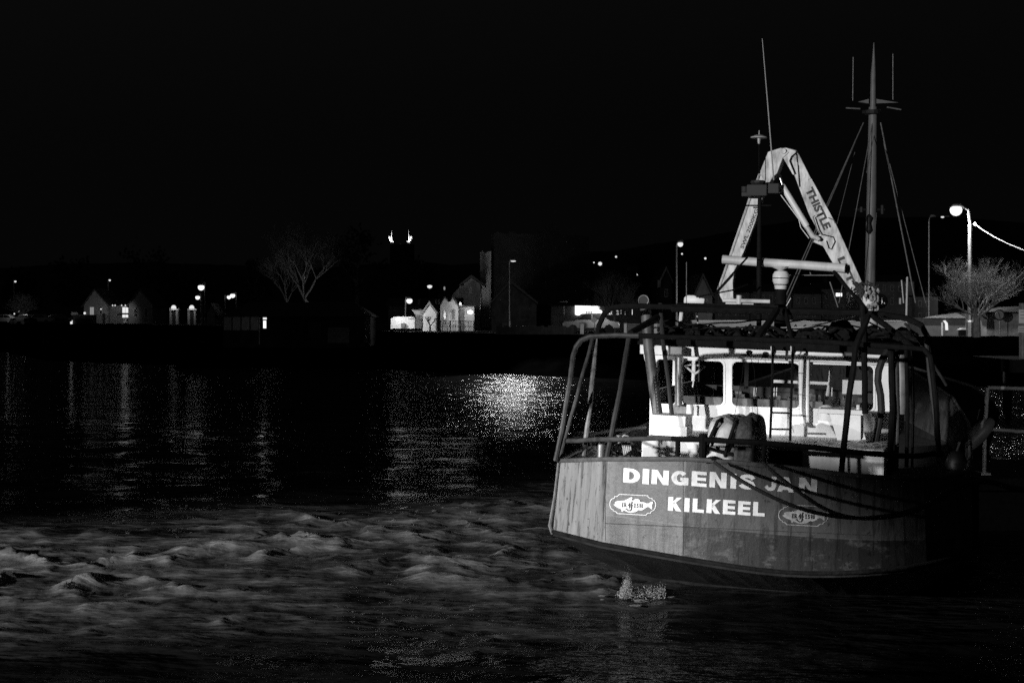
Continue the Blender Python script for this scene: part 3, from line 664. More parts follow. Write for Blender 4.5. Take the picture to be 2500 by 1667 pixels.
# --- wheelhouse top: radar, light pole, antennas, dome, gear
rp = MB(); rp.tube([B(1764,633,6.05),B(1850,640,6.05),B(1960,647,6.05),B(2063,655,6.05)],.075,14)
rp = rp.build('radar_scanner', WDIRT, boat, smooth=True)
MB().lathe(B(1906,659,6.05), [(.03,-.01),(.12,.03),(.16,.06)], 14).build('radar_hub', WHITE, rp)
q = B(1906,706,6.05); rb = MB().lathe(q, [(.10,-.0),(.11,.06),(.12,.08),(.14,.14),(.145,.2),(.14,.25),(.11,.3),(.05,.32)], 18).build('radar_turning_unit', WHITE, boat, smooth=True)
MB().lathe(q, [(.128,.07),(.131,.085)], 18).build('casing_seam', SHADEBLK, rb)
MB().lathe(q, [(.147,.18),(.149,.195)], 18).build('casing_seam', SHADEBLK, rb)
MB().tube([B(1906,707,6.05),B(1905,760,6.05),B(1904,835,6.05)],[.10,.10,.11],12).build('radar_mast', SHADEBLK, boat, smooth=True)
MB().tube([B(1855,470,5.9),B(1853,650,5.9),B(1853,835,5.9)],[.034,.042,.045],10).build('signal_mast', SHADEBLK, boat, smooth=True)
mb = MB(); q = B(1850,470,5.9)
mb.box(q+Vector((-.18,-.06,-.06)), q+Vector((.16,.06,.13))); mb.box(q+Vector((-.27,-.05,-.07)), q+Vector((-.1,.05,.0))); mb.box(q+Vector((.18,-.06,-.02)), q+Vector((.36,.06,.15)))
mb.lathe(q+Vector((.0,0,.13)), [(.1,0),(.13,.03),(.13,.07)], 10); mb.lathe(q+Vector((-.22,0,.0)), [(.06,0),(.07,.1)], 8); mb.build('navigation_light_cluster', BLACK, boat, bevel=.01)
MB().tube([B(1819,502,5.9),B(1883,502,5.9)],.014,6).build('crosstree', SHADEBLK, boat)
MB().tube([B(1853,436,5.9),B(1853,352,5.9)],.007,5).build('antenna_rod', SHADEBLK, boat)
MB().lathe(B(1853,343,5.9), [(.02,-.06),(.028,.0),(.03,.03),(.14,.035),(.145,.055),(.08,.085),(.012,.10),(.008,.17)], 20).build('disc_antenna', mat('antenna_plastic', .32,.4,.2,9), boat, smooth=True)
MB().tube([B(1861,95,5.2),B(1876,275,5.2),B(1889,440,5.2)],[.006,.010,.013],6).build('whip_antenna', mat('whip_fibreglass', .30,.4,.1,9), boat)
mb = MB(); q = B(1690,738,5.0)
mb.add(*(lambda pr: (pr.v, pr.f))(MB().prism([q+Vector((-.15,0,-.02)),q+Vector((.20,0,-.02)),q+Vector((.21,0,.07)),q+Vector((.11,0,.085)),q+Vector((.02,0,.12)),q+Vector((-.09,0,.12)),q+Vector((-.145,0,.08))],(0,.3,0)))); mb.build('satellite_dome', WHITE, boat, bevel=.025, smooth=True)
mb = MB(); mb.box(B(1652,748,4.9), B(1720,742,4.9)+Vector((0,.5,0))); mb.box(B(1652,751,4.9), B(1900,745,4.9)+Vector((0,.04,0))); mb.build('antenna_platform', SHADEBLK, boat)
for p_, q_, r_ in (((1665,750),(1660,800),.035),((1701,752),(1704,795),.014),((1687,790),(1686,800),.03)): MB().tube([B(*p_,5.0),B(*q_,5.0)],r_,8).build('platform_leg', WHITE, boat, smooth=True)
MB().tube([B(1676,598+42,5.0),B(1676,790,5.0)],.006,5).build('whip_antenna', GALV, boat)
mb = MB(); mb.lathe(B(1804,748,5.0), [(.045,0),(.045,.18),(.04,.185)], 12); mb.tube([B(1765,733,5.0),B(1880,736,5.0)],.032,8); mb.tube([B(1772,743,5.05),B(1840,745,5.05)],.035,8); mb.build('boom_rest', WDIRT, boat, smooth=True)
mb = MB(); mb.tube([B(1752,712,5),B(1790,670,5.1)],.018,6); mb.tube([B(1700,725,4.9),B(1790,708,5.1),B(1825,695,5.4)],.014,6); mb.tube([B(1810,628,5.4),B(1825,628,5.4)],.01,6); mb.tube([B(1748,714,4.95),B(1825,628,5.5)],.016,6); mb.build('lashing_bar', SHADEBLK, boat)
for a, b2 in (((1952,690),(1919,748)),((2026,688),(2046,750)),((1975,655),(1980,672)),((1906,672),(2035,672))): MB().tube([B(*a,6.7),B(*b2,6.7)],.009,5).build('wire_stay', GALV, boat)

# --- folding crane
vc = 6.2; th = Vector((0,.24,0))
crane = bpy.data.objects.new('crane', None); col.objects.link(crane); crane.parent = boat; MW[crane.name] = Matrix.Identity(4)
def plate(name, pts, v, dep, m=CREAM, parent=None, bev=.008):
    return MB().prism([B(x, y, v) for x, y in pts], (0,dep,0)).build(name, m, parent or crane, bevel=bev)
boom = [(1911,384),(1899,368),(1905,362),(1920,361),(1946,368),(1978,430),(2040,545),(2108,696),(2100,716),(2080,725),(2056,695),(2040,655),(2030,637),(2009,601),(1985,591),(1994,577),(2002,572),(1976,526),(1940,430)]
plate('main_boom', boom, vc, .22)
jib = [(1907,361),(1895,364),(1875,371),(1857,416),(1855,425),(1868,452),(1862,478),(1842,545),(1815,615),(1792,662),(1789,692),(1791,742),(1768,742),(1752,712),(1783,625),(1830,487),(1857,424),(1874,452),(1888,430),(1896,424),(1911,385),(1926,395),(1938,380),(1930,368)]
jib_up = [(1907,361),(1875,371),(1856,418),(1857,428),(1875,452),(1887,432),(1897,424),(1911,386),(1926,372)]
plate('knuckle_head', jib_up, vc-.05, .34)
plate('knuckle_link', [(1908,362),(1922,362),(1946,369),(1950,377),(1935,383),(1928,392),(1938,420),(1940,428),(1935,426),(1912,386)], vc-.03, .28)
plate('jib_arm', [(1857,420),(1830,487),(1783,625),(1752,712),(1766,738),(1791,742),(1789,692),(1793,660),(1816,615),(1843,545),(1862,482),(1876,448)], vc+.02, .2)
MB().tube([B(1855,424,vc+.01),B(1830,486,vc+.01),B(1783,624,vc+.01),B(1753,708,vc+.01)],.022,6).build('jib_flange', CREAM, crane)
plate('boom_flange', [(1936,380),(1948,372),(1980,436),(1972,440)], vc-.02, .02)
MB().tube([B(1946,372,vc-.045),B(1932,383,vc-.045),B(1928,393,vc-.045),B(1941,425,vc-.035)],.012,5).build('weld_seam', SHADEBLK, crane)
mb = MB().lathe(B(1912.5,369,vc-.09), [(.0,0),(.042,0),(.045,.02),(.045,.3)], 16, 'Y'); mb.build('pivot_pin', CREAM, crane, smooth=True)
cy = MB(); va = vc-.10
cy.tube([B(1910,452,va),B(1912,457,va),B(1967,548,va),B(1970,553,va)],[.045,.052,.055,.05],14); cy = cy.build('hydraulic_cylinder', WHITE, crane, smooth=True)
MB().tube([B(1903,430,va),B(1911,455,va)],.022,10).build('piston_rod', mat('chrome', .7,.15,.1,5,metal=1), cy, smooth=True)
MB().lathe(B(1903,430,va-.03), [(.0,0),(.035,0),(.035,.14)], 12, 'Y').build('cylinder_pin', SHADEBLK, cy, smooth=True)
MB().tube([B(1968,552,va),B(1984,577,va),B(1996,582,va)],[.04,.045,.05],10).build('cylinder_foot', CREAM, cy, smooth=True)
MB().lathe(B(1997,583,va-.05), [(.0,0),(.03,0),(.034,.02),(.034,.2)], 14, 'Y').build('cylinder_pin', CREAM, cy, smooth=True)
mb = MB(); mb.tube([B(1911,466,va-.03),B(1903,472,va),B(1909,480,va),B(1950,535,va),B(1955,556,va),B(1962,565,va),B(1975,582,va)],.009,6)
mb.tube([B(1990,527,va),B(1985,530,va),B(1995,560,va),B(2002,572,va)],.012,6); mb.tube([B(2022,532,vc-.03),B(2035,537,vc-.03),B(2039,545,vc-.0)],.01,6); mb.build('hydraulic_line', GALV, crane)
mb = MB(); lp = [B(2009,573,vc-.008),B(2035,579,vc-.008),B(2039,590,vc-.008),B(2030,609,vc-.008),B(2024,606,vc-.008),B(2018,588,vc-.008)]
mb.tube(lp, .011, 6); mb.build('lifting_lug_slot', SHADEBLK, crane)
mb = MB(); mb.tube([B(2126,700,vc),B(2122,760,vc),B(2118,900,vc+.2)],[.14,.15,.15],14); mb.build('slewing_column', WDIRT, crane, smooth=True)
random.seed(2); mb = MB()
for i in range(26):
    q = B(random.uniform(2112,2145), random.uniform(703,755), vc-.2+random.uniform(-.1,.1)); mb.lathe(q, [(.01,-.04),(random.uniform(.015,.045),0),(.01,.05)], 7)
mb.build('valve_block', mat('valve_paint', .30,.4,.7,20,bump=.5), crane)
mb = MB()
for i in range(22):
    x = random.uniform(2090,2135); q = B(x, random.uniform(690,712), vc-.15); mb.tube([q, q+Vector((random.uniform(-.1,.1),0,random.uniform(.0,.09))), q+Vector((random.uniform(-.15,.15),0,random.uniform(-.25,-.05)))], .013, 5)
mb.tube([B(2125,700,vc-.1),B(2132,700,vc-.1),B(2136,710,vc-.1),B(2138,722,vc-.1)],.014,6)
mb.build('hose_bundle', BLACK, crane)
MB().lathe(B(2146,735,vc+.1), [(.10,0),(.13,.05),(.13,.3),(.1,.34)], 14,'Y').build('winch_drum', WDIRT, crane, smooth=True)

def bfont(name, text, origin, xdir, ydir, height, width, m, parent, bold=.03):
    cu = bpy.data.curves.new(name, 'FONT'); cu.body = text; cu.size = 1; cu.offset = bold; cu.resolution_u = 3
    o = bpy.data.objects.new(name+'_tmp', cu); col.objects.link(o); dg = bpy.context.evaluated_depsgraph_get(); dg.update()
    me = bpy.data.meshes.new_from_object(o.evaluated_get(dg)); bpy.data.objects.remove(o)
    xs = [v.co.x for v in me.vertices]; ys = [v.co.y for v in me.vertices]; x0, x1, y0, y1 = min(xs), max(xs), min(ys), max(ys)
    xd, yd = Vector(xdir).normalized(), Vector(ydir).normalized()
    for v in me.vertices: v.co = Vector(origin)+xd*((v.co.x-x0)/(x1-x0)*width)+yd*((v.co.y-y0)/(y1-y0)*height)
    me.name = name; me.materials.clear(); me.materials.append(m)
    r = bpy.data.objects.new(name, me); col.objects.link(r)
    if parent: r.parent = parent; MW[r.name] = MW[parent.name]
    return r
def ptext(name, text, p0, p1, ppx, v, m, parent, **k):   # baseline from pixel p0 to p1, letter height ppx pixels towards the upper side of the baseline
    a, b2 = B(*p0, v), B(*p1, v); xd = b2-a; yd = Vector((-xd.z, 0, xd.x)); hh = ppx/F*23.5
    return bfont(name, text, a, xd, yd, hh, xd.length, m, parent, **k)
ptext('crane_lettering', 'THISTLE', (1965,464), (2011,563), 21, vc-.006, MARK, crane, bold=.045)
ptext('crane_lettering', 'LIFT', (2044,632), (2071,694), 18, vc-.006, MARK, crane, bold=.045)
ptext('load_lettering', 'SWL 2000KG', (1815,608), (1852,512), 9.5, vc+.014, MARK, crane, bold=.02)

# --- loose things aboard: covered net bundle, net pile
tp_ = MB(); random.seed(4)
def blob(mb, x0, x1, y0, y1, v0, v1, seed, amp=.05, nu=14, nw=14, nv=8, sq=.45):
    a, b2 = B(x0, y1, v0), B(x1, y0, v0); c0 = Vector(((a.x+b2.x)/2, (v0+v1)/2, (a.z+b2.z)/2)); hx, hy, hz = (b2.x-a.x)/2, (v1-v0)/2, (b2.z-a.z)/2
    n0 = len(mb.v); N1, N2 = 56, 34
    sg = lambda t, p: math.copysign(abs(t)**p, t)
    for j in range(N2+1):
        ph = -math.pi/2+math.pi*j/N2
        for i in range(N1):
            th_ = 2*math.pi*i/N1
            p = Vector((sg(math.cos(ph), sq)*sg(math.cos(th_), sq)*hx, sg(math.cos(ph), sq)*sg(math.sin(th_), sq)*hy, sg(math.sin(ph), sq)*hz))
            n_ = noise.noise(p*2.6+Vector((seed,0,0)))+.45*abs(noise.noise(Vector((p.x*7,p.y*7,p.z*3))+Vector((seed,0,0))))+.15*noise.noise(p*14)
            s_ = 1-.16*max(0, p.z/hz)*.6
            mb.v.append(c0+Vector((p.x*s_, p.y, p.z))+p.normalized()*n_*amp)
    for j in range(N2):
        for i in range(N1):
            q = n0+j*N1; i2 = (i+1)%N1; mb.f.append([q+i, q+i2, q+N1+i2, q+N1+i]); mb.mi.append(0)
blob(tp_, 1712, 1806, 1026, 1180, 1.2, 2.5, 1, .085)
cb = boat_thing('canvas_covered_bundle', tp_, CANVAS, (B(1775,1100,1.8).x, 1.8, 1.06), 'bulky bundle under a pale creased canvas cover on the aft deck behind the stern rail', 'covered bundle', smooth=True)
for a_, c_ in (((1752,1029),(1722,1100)),((1795,1032),(1770,1110)),((1800,1112),(1728,1094))):  # dark bands added to imitate cast shadows of the posts
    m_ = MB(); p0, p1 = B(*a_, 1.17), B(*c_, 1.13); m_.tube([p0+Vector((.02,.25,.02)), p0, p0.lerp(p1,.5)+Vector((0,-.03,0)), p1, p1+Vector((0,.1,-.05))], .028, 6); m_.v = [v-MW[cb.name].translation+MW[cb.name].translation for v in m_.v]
    m_.build('shadow_band', SHADEBLK, cb, smooth=True)
b3 = MB(); blob(b3, 1783, 1846, 1026, 1180, 1.12, 2.5, 5, .09)  # right half of the same bundle, darker and built separately
boat_thing('dark_bundle_half', b3, NET, (B(1850,1100,1.9).x, 2.0, 1.06), 'dark crumpled right half of the canvas covered bundle, close to the ladder foot', 'net bundle', smooth=True)
mb = MB(); random.seed(9)
for i in range(130):
    q = B(random.gauss(1490,22), random.uniform(1088,1128), 1.2+random.uniform(0,.6)); pts = [q]
    for k in range(4): pts.append(pts[-1]+Vector((random.uniform(-.09,.09), random.uniform(-.05,.05), random.uniform(-.05,.05))))
    mb.tube(pts, .012, 4)
boat_thing('net_heap', mb, NET, (B(1490,1125,1.4).x, 1.4, 1.06), 'tangled dark net heap on the left side of the aft deck', 'fishing net')
mb = MB(); random.seed(19)
for i in range(5):
    q = B(1500+i*4, 1085-i*3, 1.15); mb.tube([q, q+Vector((.05,0,.07)), q+Vector((.1,.02,.05)), q+Vector((.13,0,-.03)), q+Vector((.15,0,-.14))], .012, 5)
boat_thing('pale_rope_coil', mb, PROPE, B(1510,1090,1.2), 'pale rope lying over the dark net heap at the stern corner', 'rope')

# mooring ropes (world space)
def rope(name, pts, r, m, label, cat='mooring rope', group=None, seg=6):
    W = [p if isinstance(p, Vector) else P(*p) for p in pts]
    # smooth through the points
    out = []
    for i in range(len(W)-1):
        p0, p1, p2, p3 = W[max(0,i-1)], W[i], W[i+1], W[min(len(W)-1,i+2)]
        for k in range(6):
            t = k/6; out.append(.5*((2*p1)+(p2-p0)*t+(2*p0-5*p1+4*p2-p3)*t*t+(3*p1-p0-3*p2+p3)*t*t*t))
    out.append(W[-1]); mb = MB().tube(out, r, seg); return tag(mb.build(name, m, smooth=True, origin=tuple(W[0])), label, cat, group)
rope('mooring_rope', [(1744,1128,18.35),(1790,1160,18.0),(1840,1190,17.6),(1920,1228,17.0),(2000,1253,16.5),(2090,1264,16.1),(2180,1256,15.9),(2260,1232,16),(2330,1190,16.5),(2400,1172,17.5),(2470,1188,19.5),(2560,1200,22)], .024, ROPE, 'dark heavy mooring rope sagging from the middle fairlead across the lettered stern to the right')
rope('mooring_rope', [(1864,1130,18.2),(1895,1158,17.8),(1950,1200,17.2),(2000,1234,16.8),(2050,1256,16.5),(2110,1265,16.2),(2200,1257,16.0),(2280,1228,16.2),(2345,1190,16.8),(2410,1178,19),(2480,1196,20.2),(2560,1206,22)], .024, ROPE, 'second mooring rope that starts right of the fairlead and crosses the letters J A N')
# bilge water splash at the waterline
mb = MB(); random.seed(21)
for i in range(5200):
    if random.random() < .55: x = random.gauss(1532, 9); hmax = .34*math.exp(-((x-1529)/13)**2)*(.55+.6*random.random())
    else: x = random.uniform(1515, 1625); hmax = .10+.12*max(0, noise.noise(Vector((x*.11, 0, 0))))
    z = abs(random.gauss(0, .5))*hmax; q = P(x+z*random.uniform(-14,26), 1448, 19.75+random.gauss(0,.10)); q.z = z+.01; r_ = random.uniform(.003,.009)*(1.3-min(1, z/.35))
    a = Vector((random.uniform(-1,1),random.uniform(-1,1),random.uniform(-1,1))).normalized()*r_; c_ = a.orthogonal().normalized()*r_
    mb.add([q+a, q-a*.5+c_, q-a*.5-c_, q+a.cross(c_).normalized()*r_*1.6], [[0,1,2],[0,2,3],[0,3,1],[1,3,2]])
for k in range(26):     # foam patches lying on the surface round the splash
    x = random.uniform(1450, 1640); q = P(x, 1448, 19.75+random.gauss(0,.25)); q.z = .012; n_ = 9; r_ = random.uniform(.03,.10)
    mb.add([q+Vector((math.cos(6.283*i/n_)*r_*random.uniform(.6,1.6), math.sin(6.283*i/n_)*r_*.7*random.uniform(.6,1.3), random.uniform(0,.012))) for i in range(n_)], [list(range(n_))])
tag(mb.build('water_splash', mat('splash_water', .32,.3,.2,9), origin=tuple(P(1530,1446,19.8))), 'white splash of discharged water under the left end of the stern', 'splash', kind='stuff')
# tyre fenders hanging on starboard side
# ------------------------------------------------------------------ helper for buildings, in picture rows/columns at their own distance
GZ = 2.6
def bx(mb, x0, x1, y0, y1, Y, dep, mi=0):
    a, b2 = P(x0, y1, Y), P(x1, y0, Y); return mb.box((a.x, Y, a.z), (b2.x, Y+dep, b2.z), mi)
def part(name, x0, x1, y0, y1, Y, dep, m, parent): return bx(MB(), x0, x1, y0, y1, Y, dep).build(name, m, parent)
def base_at(x, Y, z=GZ): return ((x-CX)/F*Y, Y, z)
def gable_front(name, x0, x1, eave, peakx, peak, Y, dep, wm, label, rm=SLATE, over=.35, cat='house', base=None, group=None):
    """house with its gable end towards us; foot on the ground"""
    t = thing(name, base_at((x0+x1)/2, Y), label, cat, group)
    a, b2, e, p = P(x0, eave, Y), P(x1, eave, Y), P(x0, eave, Y).z, P(peakx, peak, Y)
    MB().prism([(a.x,Y,GZ),(b2.x,Y,GZ),(b2.x,Y,e),(p.x,Y,p.z),(a.x,Y,e)], (0,dep,0)).build('wall', wm, t)
    mb = MB(); th_ = .18; sl_ = (p.z-e)/(p.x-a.x); sr = (p.z-e)/(b2.x-p.x)
    mb.prism([(a.x-over,Y-.25,e-over*sl_+.05),(p.x,Y-.25,p.z+.05),(p.x,Y-.25,p.z+.05+th_*1.4),(a.x-over,Y-.25,e-over*sl_+.05+th_)], (0,dep+.5,0))
    mb.prism([(b2.x+over,Y-.25,e-over*sr+.05),(b2.x+over,Y-.25,e-over*sr+.05+th_),(p.x+.002,Y-.25,p.z+.05+th_*1.4),(p.x+.002,Y-.25,p.z+.05)], (0,dep+.5,0))
    mb.build('roof', rm, t); return t
def long_house(name, x0, x1, eave, ridge, Y, dep, wm, label, rm=SLATE, cat='house', gz=GZ, group=None, hip=0):
    t = thing(name, base_at((x0+x1)/2, Y, gz), label, cat, group)
    a, b2 = P(x0, eave, Y), P(x1, eave, Y); rz = EYE+(HY-ridge)/F*(Y+dep/2)
    MB().box((a.x,Y,gz),(b2.x,Y+dep,a.z)).build('wall', wm, t)
    o_ = .3; h = hip
    mb = MB().add([(a.x-o_,Y-o_,a.z+.01),(b2.x+o_,Y-o_,a.z+.01),(b2.x+o_,Y+dep+o_,a.z+.01),(a.x-o_,Y+dep+o_,a.z+.01),(a.x-o_+h,Y+dep/2,rz),(b2.x+o_-h,Y+dep/2,rz)], [[0,1,5,4],[2,3,4,5],[0,4,3],[1,2,5],[0,3,2,1]])
    mb.build('roof', rm, t); return t
def win(t, x0, x1, y0, y1, Y, m=DGLASS, fm=FRAME, mull=1):
    a, b2 = P(x0, y1, Y), P(x1, y0, Y); w_ = .06
    mb = MB(); mb.box((a.x,Y-.05,a.z),(a.x+w_,Y-.002,b2.z)); mb.box((b2.x-w_,Y-.05,a.z),(b2.x,Y-.002,b2.z)); mb.box((a.x+w_,Y-.05,b2.z-w_),(b2.x-w_,Y-.002,b2.z)); mb.box((a.x+w_,Y-.05,a.z),(b2.x-w_,Y-.002,a.z+w_))
    for k in range(1, mull+1):
        xm = a.x+(b2.x-a.x)*k/(mull+1); mb.box((xm-.02,Y-.04,a.z+w_),(xm+.02,Y-.002,b2.z-w_))
    f_ = mb.build('window', fm, t); MB().box((a.x+.01,Y-.03,a.z+.01),(b2.x-.01,Y-.004,b2.z-.01)).build('window_pane', m, f_); return f_
def door(t, x0, x1, y0, y1, Y, m=DARK):
    d_ = part('door', x0, x1, y0, y1, Y-.04, .036, m, t); q = P(x1, (y0+y1)/2, Y); MB().box((q.x-.2,Y-.08,q.z),(q.x-.1,Y-.041,q.z+.05)).build('handle', GALV, d_); return d_
def lamp(x, ytop, Y, hx, hy, label, watts=0, glow=None, r=.06, head=.32, gz=GZ, ybend=None, group='street lamps of the quay and town', lr=.18, wide=128):
    t = thing('street_lamp', base_at(x, Y, gz), label, 'street lamp', group)
    top_, h = P(x, ytop, Y), P(hx, hy, Y); b_ = Vector(base_at(x, Y, gz))
    mb = MB().tube([b_, b_.lerp(top_, .35), top_], [r*1.5, r*1.1, r], 8); mb.lathe(b_, [(r*2,0),(r*2,.9),(r*1.4,1.0)], 8); mb.build('pole', GALV, t)
    dx = h.x-top_.x
    MB().tube([top_, top_+Vector((dx*.12,0,max(.1,(h.z-top_.z)*.8))), Vector((h.x-dx*.25,Y,h.z+.12)), Vector((h.x,Y,h.z+.1))], r*.7, 6).build('arm', GALV, t)
    hd = MB().lathe(h+Vector((0,0,.04)), [(head*.5,0),(head*.55,.05),(head*.35,.14),(.02,.17)], 12).build('lamp_head', GALV, t)
    if glow: MB().lathe(h+Vector((0,0,-.10 if lr<.3 else -lr*.5)), [(.02,-lr),(lr*.5,-lr*.87),(lr*.87,-lr*.5),(lr,0),(lr*.87,lr*.4),(lr*.6,lr*.52)], 16).build('bulb', glow, hd)
    if watts: spot('street_lamp_light', h-Vector((0,0,.05)), h-Vector((0,0,5)), watts*.6, wide, .16, .3, t)
    return t

# ---- bare and evergreen trees
def bare_tree(name, x, ybase, ytop, Y, spread, label, m=BARK, depth=6, trunk=.3, seed=1, pollard=False, gz=GZ, lean=0, group=None, kids=3):
    random.seed(seed); t = thing(name, base_at(x, Y, gz), label, 'tree', group)
    b_ = Vector(base_at(x, Y, gz)); H = P(x, ytop, Y).z-gz
    tr, cr = MB(), MB()
    def grow(p, d, L, r, lv, mb):
        q = p+d*L*.5+Vector((random.uniform(-1,1),random.uniform(-1,1),random.uniform(-.5,.5)))*L*.06; e = q+(d+Vector((random.uniform(-1,1),random.uniform(-1,1),random.uniform(-.3,.6)))*.16).normalized()*L*.5
        mb.tube([p, q, e], [r, r*.85, r*.68], 5 if r > .05 else 3, cap=False)
        if lv <= 0: return
        for k in range(kids if lv > 1 else kids+1):
            ax = Vector((random.uniform(-1,1),random.uniform(-1,1),random.uniform(-.25,.6))).normalized()
            nd = (d+ax*random.uniform(.45,.95)*spread); nd.z += .10; nd.normalize()
            st = p.lerp(e, random.uniform(.45,1.0)) if k else e
            grow(st, nd, L*random.uniform(.62,.88), r*.56, lv-1, cr)
    if pollard:
        h0 = H*.28; tr.tube([b_, b_+Vector((lean*.3,0,h0))], [trunk*1.2, trunk], 9, cap=False); c0 = b_+Vector((lean*.3,0,h0))
        for k in range(11):
            a = 2*math.pi*k/11+random.uniform(-.2,.2); el = random.uniform(.45,1.35); d_ = Vector((math.cos(a)*math.cos(el)*spread*1.3, math.sin(a)*math.cos(el), math.sin(el))).normalized()
            grow(c0, d_, H*.27*random.uniform(.8,1.15), trunk*.36, depth, cr)
    else:
        h0 = H*.26; tr.tube([b_, b_+Vector((lean*.4,0,h0*.6)), b_+Vector((lean,0,h0))], [trunk*1.3, trunk, trunk*.85], 9, cap=False); c0 = b_+Vector((lean,0,h0))
        for k in range(3): 
            a = 2*math.pi*k/3+random.uniform(-.6,.6); grow(c0, Vector((math.cos(a)*.6*spread, math.sin(a)*.45, 1)).normalized(), H*.25*random.uniform(.85,1.1), trunk*.6, depth, cr)
    tr.build('trunk', m, t); cr.build('crown', m, t); return t
def leafy_tree(name, x, ytop, Y, wpx, label, seed=1, m=LEAF, group='dark trees behind the town', gz=GZ, n=900):
    random.seed(seed); t = thing(name, base_at(x, Y, gz), label, 'tree', group); b_ = Vector(base_at(x, Y, gz)); H = P(x, ytop, Y).z-gz; W = wpx/F*Y/2
    tr = MB().tube([b_, b_+Vector((.2,0,H*.3)), b_+Vector((0,0,H*.7))], [H*.035, H*.028, H*.01], 8)
    for k in range(6):
        a = k*1.05; tr.tube([b_+Vector((0,0,H*(.25+.06*k))), b_+Vector((math.cos(a)*W*.5, math.sin(a)*W*.5, H*(.5+.05*k)))], [H*.014, H*.005], 5)
    tr.build('trunk', BARKD, t); cr = MB(); cl = []
    for i in range(26):
        a = random.uniform(0, 6.28); z = random.uniform(.28,.97); rr = W*random.uniform(.2,.85)*(1-.75*max(0,(z-.5))**1.2*1.6)
        cl.append(b_+Vector((math.cos(a)*rr, math.sin(a)*rr, H*z)))
    for i in range(n):
        c0 = random.choice(cl); p = c0+Vector((random.gauss(0,1),random.gauss(0,1),random.gauss(0,.75)))*W*.15; s_ = random.uniform(.25,.6)
        u = Vector((random.uniform(-1,1),random.uniform(-1,1),random.uniform(-1,1))).normalized()*s_; w_ = u.orthogonal().normalized()*s_*.6
        cr.add([p-u, p-w_, p+u, p+w_], [[0,1,2,3]])
    cr.build('crown', m, t); return t

# ================= left shore
D1 = 228
t = gable_front('cottage', 205, 262, 744, 231, 709, D1, 9, GREYR, 'left of two gabled cottages on the left shore, small lamp on its gable', group='gabled cottages on the left shore')
win(t, 219, 230, 749, 769, D1, DIMW); win(t, 243, 250, 748, 768, D1); door(t, 250, 257, 765, 789, D1)
t = gable_front('cottage', 315, 372, 744, 341, 708, D1, 9, GREYR, 'right of two gabled cottages on the left shore, dark windows, beside the bright doorway', group='gabled cottages on the left shore')
win(t, 327, 335, 752, 774, D1); win(t, 352, 360, 752, 774, D1)
t = long_house('porch_building', 263, 315, 746, 733, D1+1.5, 7, GREYR, 'low porch with glaring white window and little lamps, between the two gabled cottages', cat='porch')
w_ = win(t, 298, 314, 749, 776, D1+1.5, emit('bright_window', .85)); 
part('counter', 288, 313, 764, 768, D1+.8, .3, DARK, t); part('panel', 301, 309, 777, 788, D1+1.3, .15, RENDERW, t)
mb = MB()
for x in (275,281,297,306,312): mb.lathe(P(x, 745.5, D1+1.2), [(.02,-.12),(.13,0),(.02,.12)], 8)
mb.build('string_lights', BULBS, t); spot('porch_light', P(300, 752, D1-2.5), P(298, 775, D1+2), 50, 120, .3, .6, t)
spot('gable_lamp_light', P(246, 756, D1-5), P(240, 750, D1), 60, 110, .1, .8, t)
q = thing('wall_lamp', tuple(P(246.5,754.5,D1-.2)), 'tiny bright wall lamp on the left cottage gable', 'wall lamp'); MB().lathe(P(246.5,754.5,D1-.25),[(.03,-.12),(.13,0),(.05,.1)],8).build('bulb', BULBS, q); MB().lathe(P(246.5,752,D1-.2),[(.15,0),(.05,.1)],8).build('shade', DARK, q)
t = thing('kiosk', base_at(200, D1-6), 'small dark flat roofed kiosk left of the cottages with a lit name board', 'kiosk')
part('wall', 178, 224, 770, 791, D1-6, 2.5, DSTONE, t); part('roof', 175, 246, 768.5, 770, D1-6.3, 3, GREYR, t); part('sign_board', 174, 190, 762.5, 768, D1-6.2, .2, mat('board', .5,.5,.3,9), t); part('poster', 171.5, 176.5, 782, 791, D1-6.3, .1, SIGNL, t); part('door', 203, 210, 774, 791, D1-6.04, .036, DARK, t)
for x, y, r_, lb in ((206.8,764.5,.2,'small globe lamp above the kiosk roof'),(47.5,760.5,.18,'small globe lamp near the car park tree, higher one'),(35,766,.12,'small globe lamp lower beside the car park tree'),(19.5,783,.18,'low bright lamp at the far left shore edge')):
    q = thing('globe_lamp', base_at((x), D1), lb, 'globe lamp', 'globe lamps on the left shore'); MB().tube([base_at(x, D1), P(x, y, D1)], .04, 6).build('pole', DARK, q); MB().lathe(P(x, y, D1), [(.02,-r_),(r_*.8,-r_*.6),(r_,0),(r_*.8,r_*.6),(.02,r_)], 10).build('bulb', BULBS, q)
lamp(34, 687, 235, 37.5, 685.5, 'small street lamp on the far left above the car park', 20, BULBS, head=.5)
lamp(264, 686, 235, 268, 682.5, 'thin street lamp standing between the two gabled cottages', 20, BULBS, head=.5)
bare_tree('bare_tree', 55, 790, 708, 224, 1.5, 'bare wide tree at the far left over the parked cars', seed=3, depth=4, trunk=.25, pollard=True)
spot('car_park_light', P(48, 750, 213), P(60, 750, 224), 300, 140, .3, .6)
